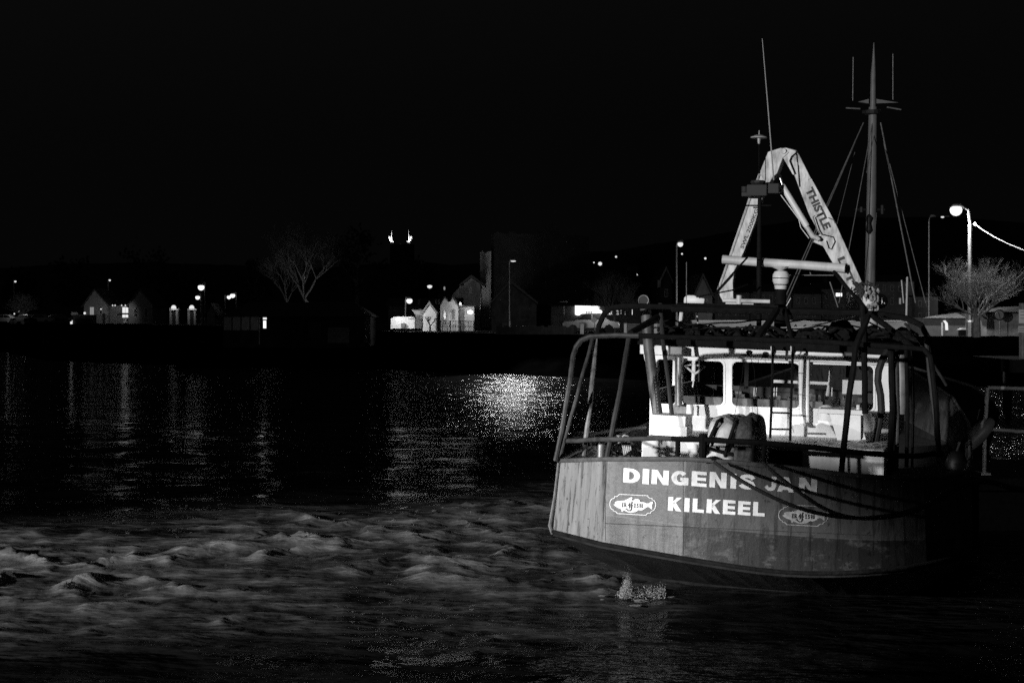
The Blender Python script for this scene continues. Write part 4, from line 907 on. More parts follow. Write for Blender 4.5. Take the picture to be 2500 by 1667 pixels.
# parked cars
def car(x, Y, label, m, L=4.2, rot=0, wpx=None):
    t = thing('parked_car', base_at(x, Y), label, 'car', 'cars parked along the quays'); c = Vector(base_at(x, Y)); 
    mb = MB(); pr = [(-2.1,.35),(-2.1,.75),(-1.95,.9),(-1.2,.95),(-.6,1.42),(.7,1.45),(1.35,.98),(2.0,.85),(2.1,.6),(2.1,.35)]
    mb.prism([c+Vector((a,-.85,b_)) for a, b_ in pr], (0,1.7,0)); mb.build('body', m, t, bevel=.06)
    mb = MB(); mb.prism([c+Vector((a,-.86,b_)) for a, b_ in [(-1.05,.98),(-.55,1.36),(.05,1.38),(.05,.98)]], (0,1.72,0)); mb.prism([c+Vector((a,-.86,b_)) for a, b_ in [(.12,.98),(.12,1.38),(.66,1.38),(1.15,.98)]], (0,1.72,0)); mb.build('side_window', DGLASS, t)
    for a in (-1.3,1.3):
        for b_ in (-.87,.67): MB().lathe(c+Vector((a,b_,.32)), [(.0,0),(.32,0),(.32,.2),(.0,.2)], 14, 'Y').build('wheel', BLACK, t)
    for b_ in (-.6,.6): MB().box(c+Vector((2.06,b_-.15,.62)), c+Vector((2.12,b_+.15,.74))).build('headlight', RENDERW, t)
    return t
SILV = mat('silver_car_paint', .35,.25,.1,3,metal=.6); DCAR = mat('dark_car_paint', .03,.25,.1,3)
for x, Y, lb, m in ((12,215,'silver car at the left edge of the picture on the car park',SILV),(62,215,'dark car under the bare tree on the left car park',DCAR),(96,215,'silver car to the right of the bare tree on the left car park',SILV),(138,218,'dark car left of the kiosk',DCAR)): car(x, Y, lb, m)
for x, lb in ((424,'left of two brick doorways with a glowing lamp on top, right of the cottages'),(468,'right of two brick doorways with a glowing lamp on top, below the lamp cluster')):
    Y = 205; t = thing('lit_doorway', base_at(x, Y), lb, 'doorway', 'doorways with lamps on the left shore')
    mb = MB(); bx(mb, x-10, x-5, 757, 792, Y, .8); bx(mb, x+5, x+10, 757, 792, Y, .8); mb.build('wall', GREYR, t); part('lintel', x-11, x+11, 753, 757, Y-.2, 1.2, RENDERW, t); part('door', x-5, x+5, 757, 792, Y+.5, .1, DARK, t)
    MB().lathe(P(x, 750, Y), [(.05,-.25),(.38,-.2),(.34,.1),(.15,.28),(.02,.3)], 12).build('bulb', BULBS, t); spot('doorway_lamp_light', P(x, 748, Y-1.4), P(x, 790, Y), 40, 120, .2, .6, t)
lamp(500, 690, 215, 491, 697, 'tall bright street lamp, higher one of the cluster left of the big bare tree', 150, BULB, lr=.50, wide=172)
lamp(490, 716, 218, 482.5, 723, 'lower bright street lamp just left below the tallest lamp of the left cluster', 350, BULB, lr=.36)
lamp(549, 722, 200, 559, 722.5, 'left lamp of the close pair above the boathouse roof', 350, BULB, lr=.30)
lamp(577, 716, 200, 568, 718, 'right lamp of the close pair above the boathouse roof', 450, BULB, lr=.36)
lamp(743, 676, 190, 748, 671, 'thin pale street lamp standing in front of the big bare tree', 30, None, head=.5)
lamp(493, 683, 230, 497, 680, 'thin dark street lamp behind the bright lamp of the left cluster', 0, None)
t = gable_front('shed', 505, 525, 764, 515, 745, 196, 5, GREYR, 'small pointed shed gable left of the dark boathouse', cat='shed')
# boathouse with lit bay
D2 = 112
t = long_house('boathouse', 545, 890, 774, 738, D2, 9, mat('boathouse_wall', .02,.95,.6,1.4,bump=.5,spec=.1), 'long low dark boathouse with a slate roof, one lit doorway and pale shutters', cat='boathouse', gz=1.4, hip=1.6)
for i, x in enumerate((545,567,589,611)): part('shutter', x+1, x+20, 773.5, 806, D2-.1, .08, mat('shutter_paint', .20+.02*i,.7,.4,3,stretch=(3,1,1)), t)
wf = win(t, 641, 652, 781, 803, D2, emit('lit_doorway', 1.3), mull=0); part('fanlight', 642, 651, 775, 780, D2-.03, .028, WARM, t)
part('porch_post', 632, 634, 775, 840, D2-.6, .1, GREYR, t); part('lattice_panel', 800, 852, 800, 837, D2-.06, .05, mat('lattice', .12,.8,.7,6), t); part('window', 752, 783, 788, 826, D2-.05, .045, DGLASS, t)
spot('boathouse_light', P(585, 790, D2-4), P(590, 795, D2), 10, 110, .3, .8, t)
sl_ = MB(); sl_.hexa([(P(430,840,D2-3).x, D2-9, -.6),(P(1000,840,D2-3).x, D2-7, -.6),(P(1000,840,D2-3).x, D2+40, -.6),(P(430,840,D2-3).x, D2+40, -.6)],[(P(490,840,D2-3).x, D2-1, 1.4),(P(925,840,D2-3).x, D2-1, 1.4),(P(925,840,D2-3).x, D2+40, 1.4),(P(490,840,D2-3).x, D2+40, 1.4)]); tag(sl_.build('slipway', BANK), kind='structure')
# big bare trees
bare_tree('bare_tree', 770, 790, 556, 236, 1.0, 'tall bare tree with pale forked trunk above the boathouse, right one of two', seed=12, depth=7, trunk=.30, lean=-1.8, kids=3)
bare_tree('bare_tree', 712, 790, 600, 240, 1.0, 'slimmer bare tree with thin pale limbs above the boathouse, left one of two', seed=22, depth=6, trunk=.2, lean=-.8)
spot('tree_uplight', P(735, 775, 226), P(748, 660, 240), 900, 80, .3, .7)
for i, (x, y, w_, s_) in enumerate(((175,637,130,31),(360,615,170,32),(470,650,120,33),(620,640,100,34),(870,560,170,35),(1020,640,120,36),(1560,620,130,37),(60,660,120,38))):
    leafy_tree('dark_tree', x, y, 262, w_, 'rounded dark tree silhouette against the night sky '+('behind the far left shore','behind the right gabled cottage','behind the bright left lamp cluster','left of the tall bare tree','below the floodlit church pinnacles, left side','between the church tower and the castle','on the hill right of the castle','at the far left edge')[i], seed=s_)
# ================= church tower with floodlit pinnacles
DC = 330; t = thing('church_tower', base_at(980, DC, 8), 'far church tower whose corner pinnacles are floodlit in the dark', 'church tower')
MB().box((P(952,0,DC).x,DC,4),(P(1008,0,DC).x,DC+5,P(980,596,DC).z)).build('wall', mat('tower_stone', .02,.9,.5,1), t)
for x, sg in ((957,1),(997,-1)):
    mb = MB(); bz = P(x, 596, DC)
    mb.box((P(x-4,0,DC).x,DC-.2,bz.z-.1),(P(x+4,0,DC).x,DC+.8,bz.z+.7))
    for k in range(3): mb.box((P(x-6*sg+2*k*sg-2,0,DC).x,DC-.1,bz.z+.2+.5*(2-k)),(P(x-6*sg+2*k*sg+2,0,DC).x,DC+.6,bz.z+.8+.5*(2-k)))
    mb.tube([P(x-sg*1, 592, DC), P(x-sg*1, 563, DC)], [.16,.05], 6); mb.build('pinnacle', RENDERW, t)
MB().box((P(976,0,DC).x,DC-.2,P(0,597,DC).z),(P(981,0,DC).x,DC+.3,P(0,594.5,DC).z)).build('battlement', RENDERW, t)
for x in (957,999): spot('pinnacle_floodlight', P(x, 600, DC-2.5), P(x, 570, DC), 1500, 60, .2, .6, t)

# ================= bright cluster in the centre
D3 = 118
t = thing('white_marquee', base_at(980, D3), 'glaring white floodlit low building at the left of the bright cluster', 'building')
part('wall', 954, 1012, 778, 802, D3, 5, RENDERW, t)
mb = MB().prism([P(954,778,D3),P(962,773,D3),P(1006,773,D3),P(1013,778,D3)], (0,5,0)); mb.build('roof', RENDERW, t); part('vent', 997,1010,777,779.5, D3-.05,.045, GREYR, t)
part('bin_store', 979, 988, 789, 801, D3-1.2, .8, DARK, t)
spot('marquee_floodlight', P(975, 776, D3-3), P(985, 790, D3), 330, 130, .25, .6, t); MB().lathe(P(973,779,D3-.25),[(.05,-.2),(.25,-.15),(.25,.12),(.05,.2)],10).build('floodlight', BULB, t)
t = thing('lean_to_house', base_at(1022, D3+2), 'white lean-to house with a sloping roof between the glaring building and the pointed gable', 'house')
MB().prism([P(1015,802,D3+2),P(1036,802,D3+2),P(1036,758,D3+2),P(1006,758,D3+2),P(1015,769,D3+2)], (0,4,0)).build('wall', RENDERW, t); win(t, 1018, 1031, 769, 773, D3+2, mull=0); part('roof', 1005, 1037, 755.5, 757.5, D3+1.7, 4.6, GREYR, t)
t = gable_front('white_gable_house', 1033, 1065, 765, 1048, 744, D3, 7, RENDERW, 'narrow brightly lit white house with a single steep gable in the bright cluster', over=.1, rm=GREYR)
win(t, 1044, 1049, 779, 790, D3); part('letter_plate', 1057, 1060, 793, 795, D3-.04, .036, GREYR, t)
t = thing('twin_gable_house', base_at(1098, D3+1), 'white two storey house with twin gables, dark windows and railings in front', 'house'); Yt = D3+1
MB().prism([P(1075,812,Yt),P(1119,812,Yt),P(1119,748,Yt),P(1105,727,Yt),P(1099,737,Yt),P(1094,737,Yt),P(1086,727,Yt),P(1075,746,Yt)], (0,6,0)).build('wall', RENDERW, t)
for a in ((1082,1090,755,781),(1102,1111,754,781)): win(t, *a, Yt)
for a in ((1081,1091,790,811),(1101,1111,791,811)): win(t, *a, Yt, DIMW)
mb = MB(); e = .12
for a, b2 in (((1075,746),(1086,727)),((1086,727),(1094,737)),((1099,737),(1105,727)),((1105,727),(1119,748))):
    p, q = P(*a, Yt-.2), P(*b2, Yt-.2); mb.hexa([p,q,q+Vector((0,6.4,0)),p+Vector((0,6.4,0))],[p+Vector((0,0,e)),q+Vector((0,0,e)),q+Vector((0,6.4,e)),p+Vector((0,6.4,e))])
mb.build('roof', SLATE, t)
t = thing('stone_annex', base_at(1140, D3+1), 'two storey annex, rubble stone left half and pale right half, with a glowing wall lamp', 'house')
part('wall', 1121, 1158, 748, 812, D3+1.5, 5, STONE, t); part('rendered_wall', 1134, 1158, 749, 812, D3+1.38, .1, mat('pale_render', .5,.8,.2,2), t)
win(t, 1138, 1144, 789, 811, D3+1.38, DIMW); win(t, 1147, 1155, 789, 811, D3+1.38, DIMW); part('chimney', 1121, 1127, 738, 749, D3+2, .5, GREYR, t)
part('roof', 1119, 1162, 745.5, 748, D3+1.2, 5.4, SLATE, t)
q = thing('wall_lamp', tuple(P(1148,762,D3+1)), 'glowing wall lamp on the pale half of the annex', 'wall lamp'); MB().lathe(P(1148,762,D3+1),[(.03,-.2),(.26,-.1),(.26,.1),(.05,.2)],10).build('bulb', BULB, q); MB().box(P(1147,762,D3+1.3),P(1149,760,D3+1.0)).build('bracket', DARK, q); spot('wall_lamp_light', P(1148,763,D3-.6), P(1148,775,D3+1.4), 55, 150, .2, .6, q)
# railing in front
t = thing('railing', base_at(1110, D3-2), 'dark metal railing in front of the twin gabled house', 'railing'); mb = MB()
for x in range(1064, 1162, 4): mb.tube([P(x,783,D3-2),P(x,812,D3-2)],.015,4)
for y in (784,797): mb.tube([P(1062,y,D3-2),P(1162,y,D3-2)],.02,4)
mb.build('bars', DARK, t)
for x in (1075,1099,1124,1158): MB().tube([P(x,782,D3-2),P(x,813,D3-2)],.05,6).build('post', DARK, t)
spot('twin_house_light', P(1050, 772, D3-8), P(1078, 772, D3), 430, 75, .3, .7, t)
bare_tree('young_tree', 1050, 806, 762, D3-3, 1.1, 'small bare tree standing against the bright white gable', BARKD, seed=5, depth=3, trunk=.07)
lamp(990, 729, 121, 999.5, 731, 'bright street lamp over the glaring white building', 70, BULB, lr=.26, head=.4)
t = long_house('long_terrace', 948, 1085, 747, 729, 150, 8, GREYR, 'long pale terrace behind the bright cluster, upper windows just visible', rm=mat('pale_roof', .10,.8,.4,1), cat='terrace')
for x in (1020,1062,1069): win(t, x, x+5, 731, 743, 150, mull=0)
for x in (1049,1085): 
    q = thing('roof_lamp', tuple(P(x,700,165)), 'far elongated lamp glow above the terrace roof' if x==1049 else 'fainter lamp above the terrace roof', 'lamp')
    MB().lathe(P(x, 700 if x==1049 else 704,165),[(.03,-.2),(.25 if x==1049 else .1,-.1),(.3 if x==1049 else .1,.1),(.05,.2)],10).build('bulb', BULBS if x==1049 else DIMW, q); MB().tube([P(x,698,165.2),P(x,740,165.2)],.05,5).build('pole', DARK, q)
t = gable_front('tall_gable_house', 1132, 1172, 693, 1151, 679, 128, 8, GREYR, 'taller dim gabled house behind the twin gables, beside the castle', over=.4)
MB().prism([P(1098,727,127.9),P(1132,727,127.9),P(1132,697,127.9),P(1125,697,127.9)], (0,6,0)).build('side_wing', GREYR, t); win(t, 1146, 1152, 700, 716, 128)
spot('tall_house_light', P(1128, 738, 119), P(1142, 705, 128), 160, 90, .3, .6, t)
# castle keep
DK = 136; t = thing('castle', base_at(1305, DK), 'huge dark ruined castle keep behind the quay houses, left turret face faintly lit', 'castle')
mb = MB(); xs = [(1172,616),(1178,613),(1184,618),(1192,614),(1199,612),(1199,572),(1215,566),(1232,572),(1250,565),(1262,572),(1285,570),(1300,574),(1322,562),(1345,545),(1362,545),(1366,572),(1400,574),(1438,577),(1441,640),(1441,800),(1172,800)]
mb.prism([P(x, y, DK) for x, y in xs], (0,14,0)); mb.build('wall', mat('castle_stone', .02,.95,.6,.8,bump=.8), t)
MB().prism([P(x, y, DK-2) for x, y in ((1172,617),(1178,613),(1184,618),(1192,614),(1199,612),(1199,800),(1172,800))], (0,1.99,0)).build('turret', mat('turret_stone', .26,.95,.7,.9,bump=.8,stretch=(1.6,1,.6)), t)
for x, y in ((1240,640),(1290,640),(1340,640),(1390,640),(1265,700),(1330,690)): part('window', x, x+5, y, y+18, DK-.05, .045, BLACK, t)
spot('turret_light', P(1178, 760, DK-8), P(1187, 660, DK-2), 260, 60, .3, .8, t)
t = gable_front('warehouse', 1200, 1310, 742, 1246, 692, 112, 16, mat('warehouse_stone', .05,.95,.6,1.4,bump=.6,spec=.1), 'broad dim stone gable wall in front of the castle, behind the tall street lamp', over=.1, cat='warehouse')
door(t, 1226, 1244, 788, 815, 112); 
lamp(1243, 640, 103, 1253, 636.5, 'tall street lamp in front of the broad stone gable', 0, None, head=.42)
spot('quay_lamp_light', P(1253, 636, 99), (P(1253,641,99).x+.8, 88.5, 0), 40000, 57, .6, .6)
spot('warehouse_fill', P(1190, 770, 104), P(1255, 750, 112), 90, 110, .3, .7)  # added light so the dim gable wall shows, no lamp stands here
MB0 = MB().lathe(P(1253,637.5,103),[(.03,-.06),(.18,-.03),(.18,.02)],10); o_ = MB0.build('lamp_lens', BULBS, origin=tuple(P(1253,637.5,103))); o_.parent = bpy.data.objects[[k.name for k in bpy.data.objects if k.name.startswith('street_lamp') and k.get('label','').startswith('tall street lamp in front of the broad')][0]]; o_.location = o_.location-o_.parent.location
# rubble wall, bollards along the quay
t = thing('quay_wall_rubble', base_at(1340, 96), 'low rubble wall along the quay below the broad gable', 'wall'); mb = MB(); random.seed(8)
for x in range(1212, 1400, 9): bx(mb, x, x+8.8, 797+random.uniform(-3,2), 816.5, 97, .6)
mb.build('masonry', mat('rubble', .03,.9,.6,2,bump=.6), t)
# ================= shop front with bright sign
D4 = 122
t = long_house('quay_shop', 1345, 1575, 747, 738, D4, 9, mat('shop_wall', .10,.8,.4,1.5), 'long low shop building with a glaring white sign panel and a row of lit windows', cat='shop', hip=.5)
mb = MB().prism([P(x, y, D4-.25) for x, y in ((1404,746),(1461,747),(1463,755),(1469,758),(1470.5,762),(1466,768),(1452,770.5),(1410,770),(1404,768))], (0,.2,0)); sg_ = mb.build('sign_panel', emit('sign_glow', 1.5), t)
mb = MB()
for k in range(4): bx(mb, 1430+k*4.5, 1432.5+k*4.5, 759.5, 767, D4-.262, .01)
mb.build('sign_marks', mat('faint_grey', .6,.6,.1,9), sg_)
q = P(1463,751,D4-.35); MB().lathe(q,[(.03,-.1),(.09,0),(.03,.1)],8).build('sign_lamp', BULBS, t)
for x0, x1, y0, y1 in ((1481,1496,758,770),(1503,1512,756,770),(1514,1518,755,771),(1524,1528,759,770),(1541,1546,754,770)): win(t, x0, x1, y0, y1, D4, WARM, DARK, mull=2 if x1-x0>6 else 0)
part('gutter', 1366, 1385, 736, 737.5, D4-.4,.2, RENDERW, t); part('pipe', 1376, 1378.5, 747, 769, D4-.1,.08, RENDERW, t)
spot('shop_front_light', P(1430, 775, D4-4), P(1430, 778, D4), 14, 140, .4, .8, t)
for i, (x0, x1, lb) in enumerate(((1416.5,1425.5,'leftmost pale gate pillar left of the silver car'),(1523.5,1530,'slim pale gate pillar between the van and the exhaust stack'),(1597,1605,'right pale gate pillar right of the exhaust stack'))):
    t = thing('gate_pillar', base_at((x0+x1)/2, 100), lb, 'pillar', 'gate pillars on the quay'); part('shaft', x0, x1, 790, 815, 100, .5, RENDERW, t); part('cap', x0-.8, x1+.8, 788, 790, 99.95, .6, GREYR, t)
part_ = thing('boundary_wall', base_at(1570, 101), 'dim grey boundary wall between the pale gate pillars', 'wall'); part('wall', 1530.5, 1597, 792, 816, 101, .3, mat('dim_render', .14,.8,.3,2), part_); part('coping', 1530.5, 1597, 790.5, 792, 100.9, .5, GREYR, part_)
t = thing('utility_box', base_at(1610, 99.5), 'pale two faced cabinet right of the exhaust stack', 'cabinet'); part('body', 1605.3, 1616, 790, 815, 100.2, .6, mat('box_grey', .35,.6,.2,4), t); part('door', 1607, 1614, 793, 812, 100.16, .036, mat('box_grey_b', .3,.6,.2,4), t)
car(1441, 104, 'silver hatchback parked behind the leftmost pale gate pillar', SILV)
t = thing('van', base_at(1482, 106), 'small grey van with sloping windscreen parked right of the silver hatchback', 'van'); Yv = 106
MB().prism([P(1466,812,Yv),P(1495,812,Yv),P(1490,790,Yv),P(1467,790,Yv)], (0,1.9,0)).build('body', SILV, t, bevel=.05)
part('windscreen', 1470, 1487, 792, 802, Yv-.03, .028, DGLASS, t); 
for x in (1471,1490): MB().lathe(P(x,811,Yv-.05)+Vector((0,0,.1)), [(.0,0),(.3,0),(.3,.2),(.0,.2)], 12, 'Y').build('wheel', BLACK, t)
t = thing('road_sign', base_at(1451, 100), 'small road sign on a post between the car and the van', 'road sign'); MB().tube([base_at(1452,100),P(1452,777,100)],.03,6).build('pole', GALV, t); MB().lathe(P(1450,781,99.9),[(0,0),(.2,0),(.2,.03),(0,.03)],12,'Y').build('plate', GALV, t)
spot('gate_light', P(1520, 740, 92), P(1520, 808, 100), 260, 150, .3, .7)
bare_tree('pollard_tree', 1499, 812, 682, 108, 1.25, 'bare pollard tree with thin spreading twigs above the shop windows', BARK, seed=41, depth=5, trunk=.09, pollard=True, kids=3)
# hill lights and hill houses
for i, (x, y, r_, lb) in enumerate(((1465,644,.42,'brightest round lamp on the hillside right of the castle'),(1450,641,.16,'small lamp left of the brightest hillside lamp'),(1504,627,.22,'hillside lamp upper right of the brightest one'),(1665,620,.2,'small lamp under the tall street lamp head'),(1722,631,.25,'pair of lamp glints behind the crane arm'))):
    Yh = 300; t = thing('hill_lamp', base_at(x, Yh, 4), lb, 'lamp', 'lamps on the hillside'); MB().tube([base_at(x,Yh,4),P(x,y,Yh)],.06,5).build('pole', BLACK, t); MB().lathe(P(x,y,Yh),[(.02,-r_),(r_*.8,-r_*.6),(r_,0),(r_*.8,r_*.6),(.02,r_)],10).build('bulb', BULBS, t)
for x, y, w_, m, lb in ((1557,670,6,WARM,'dark hillside house with one square lit window'),(1575,683,4,DIMW,'dark hillside house with a faint lit window right of the square one')):
    t = long_house('hill_house', x-16, x+14, y-8, y-18, 290, 8, mat('hill_wall', .02,.9,.3,1), lb, gz=6, group='houses on the hillside'); win(t, x-w_/2, x+w_/2, y-w_/2, y+w_/2, 290, m, DARK)
# steep gables behind
def outline_gable(x0, x1, eave, pk, peak, Y, lb, wm, edge_):
    t = gable_front('steep_gable_house', x0, x1, eave, pk, peak, Y, 8, wm, lb, over=.2, group='steep gabled houses behind the trawler')
    mb = MB(); 
    for a, b2 in (((x0-2,eave+3),(pk,peak-1)),((pk,peak-1),(x1+2,eave+3))):
        p, q = P(*a, Y-.36), P(*b2, Y-.36); mb.hexa([p,q,q+Vector((0,.1,0)),p+Vector((0,.1,0))],[p+Vector((0,0,.28)),q+Vector((0,0,.28)),q+Vector((0,.1,.28)),p+Vector((0,.1,.28))])
    mb.build('bargeboard', edge_, t); return t
t = outline_gable(1612, 1641, 690, 1627, 659, 125, 'dark house with a pale outlined steep gable left of the tall thin lamp', BARKD, GREYR); win(t, 1622, 1631, 705, 725, 125); part('chimney', 1606, 1613, 684, 702, 124.5, .5, GREYR, t)
t = outline_gable(1697, 1739, 722, 1716.5, 676, 112, 'grey triangular gable behind the white dome on the wheelhouse top', GREYR, mat('barge_dark', .1,.8,.2,3)); win(t, 1712, 1721, 735, 755, 112)
lamp(1652, 599, 101, 1661, 592.5, 'tall thin street lamp left of the crane', 420, BULBS, head=.42, lr=.2)
lamp(2268, 541, 104, 2277, 530.5, 'dark street lamp with small twin glints left of the glaring lamp', 0, None, head=.42)
t = thing('lamp_glint', tuple(P(2301,530.5,104)), 'small lit lamp head hanging left of the glaring lamp', 'lamp'); MB().lathe(P(2301,530.5,104),[(.02,-.06),(.13,-.02),(.1,.06)],8).build('bulb', BULBS, t); MB().tube([P(2301,528.5,104),P(2318,528,104)],.03,5).build('arm', GALV, t)
# row of dim houses behind the trawler's radar
for i, (x0, x1, eave, ridge, Yd, lb) in enumerate(((1745,1830,715,698,125,'dim two storey house behind the thin signal mast'),(1832,1935,712,694,126,'dim two storey house behind the radar turning unit'),(1937,2005,718,700,125,'dim narrow house between radar and crane boom'),(2006,2100,706,690,127,'dim house behind the crane boom with one bright window'),(2128,2232,688,672,118,'dim tall building right of the mast'),(2234,2290,725,712,117,'dim low building left of the pollard tree'))):
    t = long_house('quay_house', x0, x1, eave, ridge, Yd, 9, GREYR, lb, group='dim houses behind the trawler')
    k = 0; x = x0+8
    while x < x1-10:
        if not (2030 < x < 2060): win(t, x, x+8, eave+8, eave+24, Yd, DGLASS)
        if x1-x0 < 200: win(t, x, x+8, eave+38, eave+56, Yd, DIMW if random.random()<.08 else DGLASS)
        x += 19
    part('chimney', x0+6, x0+14, ridge-12, ridge+2, Yd+4, .8, DSTONE, t)
    if i == 3: win(t, 2039, 2057, 714, 725, Yd, emit('bright_house_window', 2.5), DARK, mull=1)
# long lit boundary wall
t = thing('long_harbour_wall', base_at(1950, 99), 'long pale lamplit harbour wall behind the wheelhouse roof', 'wall')
part('wall', 1690, 2216, 784, 819, 97, .35, mat('lit_wall', .36,.8,.3,1.6,bump=.2), t); part('coping', 1689, 2217, 782, 784, 96.95, .5, RENDERW, t)
spot('harbour_wall_light', P(1940, 715, 88), P(1960, 812, 97), 900, 150, .3, .7)
# ================= right side: glaring lamp, low building, stone wall, signs, pollard tree
DL = 88
lamp(2368, 547, DL, 2334, 505, 'glaring street lamp on the right with a thick pale pole', 0, BULB, r=.12, head=.5, lr=.38, group=None)
spot('glaring_lamp_light', P(2334, 510, DL-.6), P(2334, 800, DL-.6), 2600, 164, .3, .15)
t = thing('overhead_cable', tuple(P(2380,547,DL)), 'lit overhead cable hanging from the glaring lamp pole to the right edge', 'cable'); 
pts = [P(2380,547,DL),P(2400,562,DL-3),P(2430,580,DL-6),(P(2465,597,DL-9)),P(2500,611,DL-12),P(2560,630,DL-16)]
MB().tube(pts, .035, 6).build('cable', mat('cable_sheath', .25,.5,.3,2), t); MB().lathe(pts[0],[(.02,-.12),(.12,0),(.02,.12)],8).build('insulator', RENDERW, t)
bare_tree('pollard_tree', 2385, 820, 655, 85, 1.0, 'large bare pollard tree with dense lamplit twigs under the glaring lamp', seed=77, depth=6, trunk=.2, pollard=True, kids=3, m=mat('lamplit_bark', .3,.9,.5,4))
t = thing('low_building', base_at(2300, 93), 'low dark-walled building with a pale sloping roof edge behind the pollard tree', 'building')
part('wall', 2258, 2393, 776, 822, 93, 6, mat('low_wall', .13,.85,.3,2), t)
MB().prism([P(2256,776,92.6),P(2393,776,92.6),P(2393,762,94.5),P(2350,762,94.5),P(2275,772,92.9)], (0,.3,0)).build('roof', mat('low_roof', .30,.8,.4,3), t)
mb = MB().prism([P(x,y,92.9) for x,y in ((2303,783),(2308,782),(2314,789),(2315,806),(2309,806),(2308,790))], (0,.08,0)); mb.build('curved_sign', SIGNL, t)
MB().tube([P(2300,787,92),P(2300,822,92)],.06,6).build('downpipe', RENDERW, t)
t = thing('litter_bin', base_at(2354, 89.5), 'black bin with a bright pale lid in front of the low building', 'bin'); part('body', 2345, 2362, 805, 821, 89.5, .45, BLACK, t); MB().prism([P(2343,805,89.4),P(2366,805,89.4),P(2361,801,89.4),P(2351,801,89.4)], (0,.6,0)).build('lid', RENDERW, t)
t = thing('stone_building', base_at(2450, 90), 'pale rough stone building with a slate eave at the right edge', 'building')
part('wall', 2393, 2560, 765, 822, 90, 6, mat('pale_stone', .34,.9,.45,2.4,bump=.8), t); part('eave', 2392, 2562, 761, 765, 89.7, 6.6, DARK, t); MB().prism([P(2398,761,89.6),P(2560,761,89.6),P(2560,744,92),P(2440,750,92)], (0,.3,0)).build('roof', mat('right_roof', .16,.8,.4,3), t)
t = thing('round_road_sign', base_at(2440, 87), 'round dark rimmed road sign with a diagonal stroke in front of the stone building', 'road sign')
MB().tube([base_at(2441,87),P(2441,783,87)],.035,6).build('pole', GALV, t); MB().lathe(P(2440,769,86.9),[(0,0),(.34,0),(.34,.03),(0,.03)],20,'Y').build('rim', DARK, t); MB().lathe(P(2440,769,86.87),[(0,0),(.26,0),(.26,.02),(0,.02)],20,'Y').build('plate', mat('sign_grey', .35,.5,.2,8), t)
MB().prism([P(2437,762,86.86),P(2439,762,86.86),P(2443,777,86.86),P(2441,777,86.86)],(0,.008,0)).build('stroke', DARK, t)
# near right jetty with information post
DJ = 56; zj = EYE+(HY-876)/F*DJ
t = thing('jetty', ((2640-CX)/F*DJ, DJ, -.5), 'dark jetty at the right edge carrying the notice post', 'jetty')
MB().box((P(2452,0,DJ).x, DJ-1, zj-.5),(P(2900,0,DJ).x, DJ+4, zj)).build('deck', mat('jetty_timber', .008,.9,.6,5,bump=.3,spec=.1), t)
for x in (2470,2540,2620): MB().tube([(P(x,0,DJ).x,DJ+.5,-1),(P(x,0,DJ).x,DJ+.5,zj-.5)],.18,8).build('pile', BARKD, t)
t = thing('notice_post', ((2493-CX)/F*DJ, DJ, zj), 'notice post at the right edge with a large white plate above a smaller one', 'sign')
MB().box((P(2489,0,DJ).x,DJ,zj),(P(2492,0,DJ).x,DJ+.06,P(0,740,DJ).z)).build('pole', GALV, t); MB().box((P(2494,0,DJ).x,DJ+.02,zj),(P(2500,0,DJ).x,DJ+.12,P(0,740,DJ).z)).build('back_post', STONE, t)
p1 = part('large_plate', 2487.5, 2514, 756, 789, DJ-.04, .03, RENDERW, t); p2 = part('small_plate', 2486.5, 2512, 796, 811, DJ-.04, .03, RENDERW, t)
mb = MB()
for y in (760,768,776): bx(mb, 2491, 2509, y, y+2, DJ-.046, .004)
mb.build('plate_marks', mat('mark_grey', .3,.6,.1,9), p1); mb = MB()
for y in (799,803,807): bx(mb, 2488, 2510, y, y+1.2, DJ-.046, .004)
mb.build('plate_marks', DARK, p2)
# pontoon with pipe guard rail
DP = 26; zp = EYE+(HY-1158)/F*DP
t = thing('pontoon', ((2470-CX)/F*DP, DP+1, 0), 'dark low pontoon at the right edge with coiled clutter on its deck', 'pontoon')
MB().box((P(2372,0,DP).x,DP-.4,zp-.25),(P(2800,0,DP).x,DP+3,zp-.02)).build('deck', mat('pontoon_deck', .008,.9,.6,5,bump=.3,spec=.1), t, bevel=.03); MB().box((P(2390,0,DP).x,DP,-.3),(P(2790,0,DP).x,DP+2.6,zp-.26)).build('float', SHADEBLK, t)
t = thing('guard_rail', ((2405-CX)/F*DP, DP, zp), 'grey pipe guard rail standing on the pontoon edge at the right', 'guard rail'); GR = mat('rail_paint', .26,.6,.35,8,bump=.2)
MB().tube([P(2402,1158,DP),P(2404,1050,DP),P(2411,946,DP)],.038,10).build('post', GR, t, smooth=True); MB().tube([P(2411,946,DP),P(2480,948,DP),P(2600,952,DP)],.036,10).build('top_rail', GR, t, smooth=True); MB().tube([P(2408,1047,DP),P(2477,1052,DP),P(2600,1058,DP)],.034,10).build('middle_rail', GR, t, smooth=True)
MB().tube([P(2600,952,DP),P(2598,1158,DP)],.038,10).build('post', GR, t); MB().box(P(2395,1160,DP-.08),P(2412,1152,DP+.08)+Vector((0,.16,0))).build('foot_plate', GR, t)
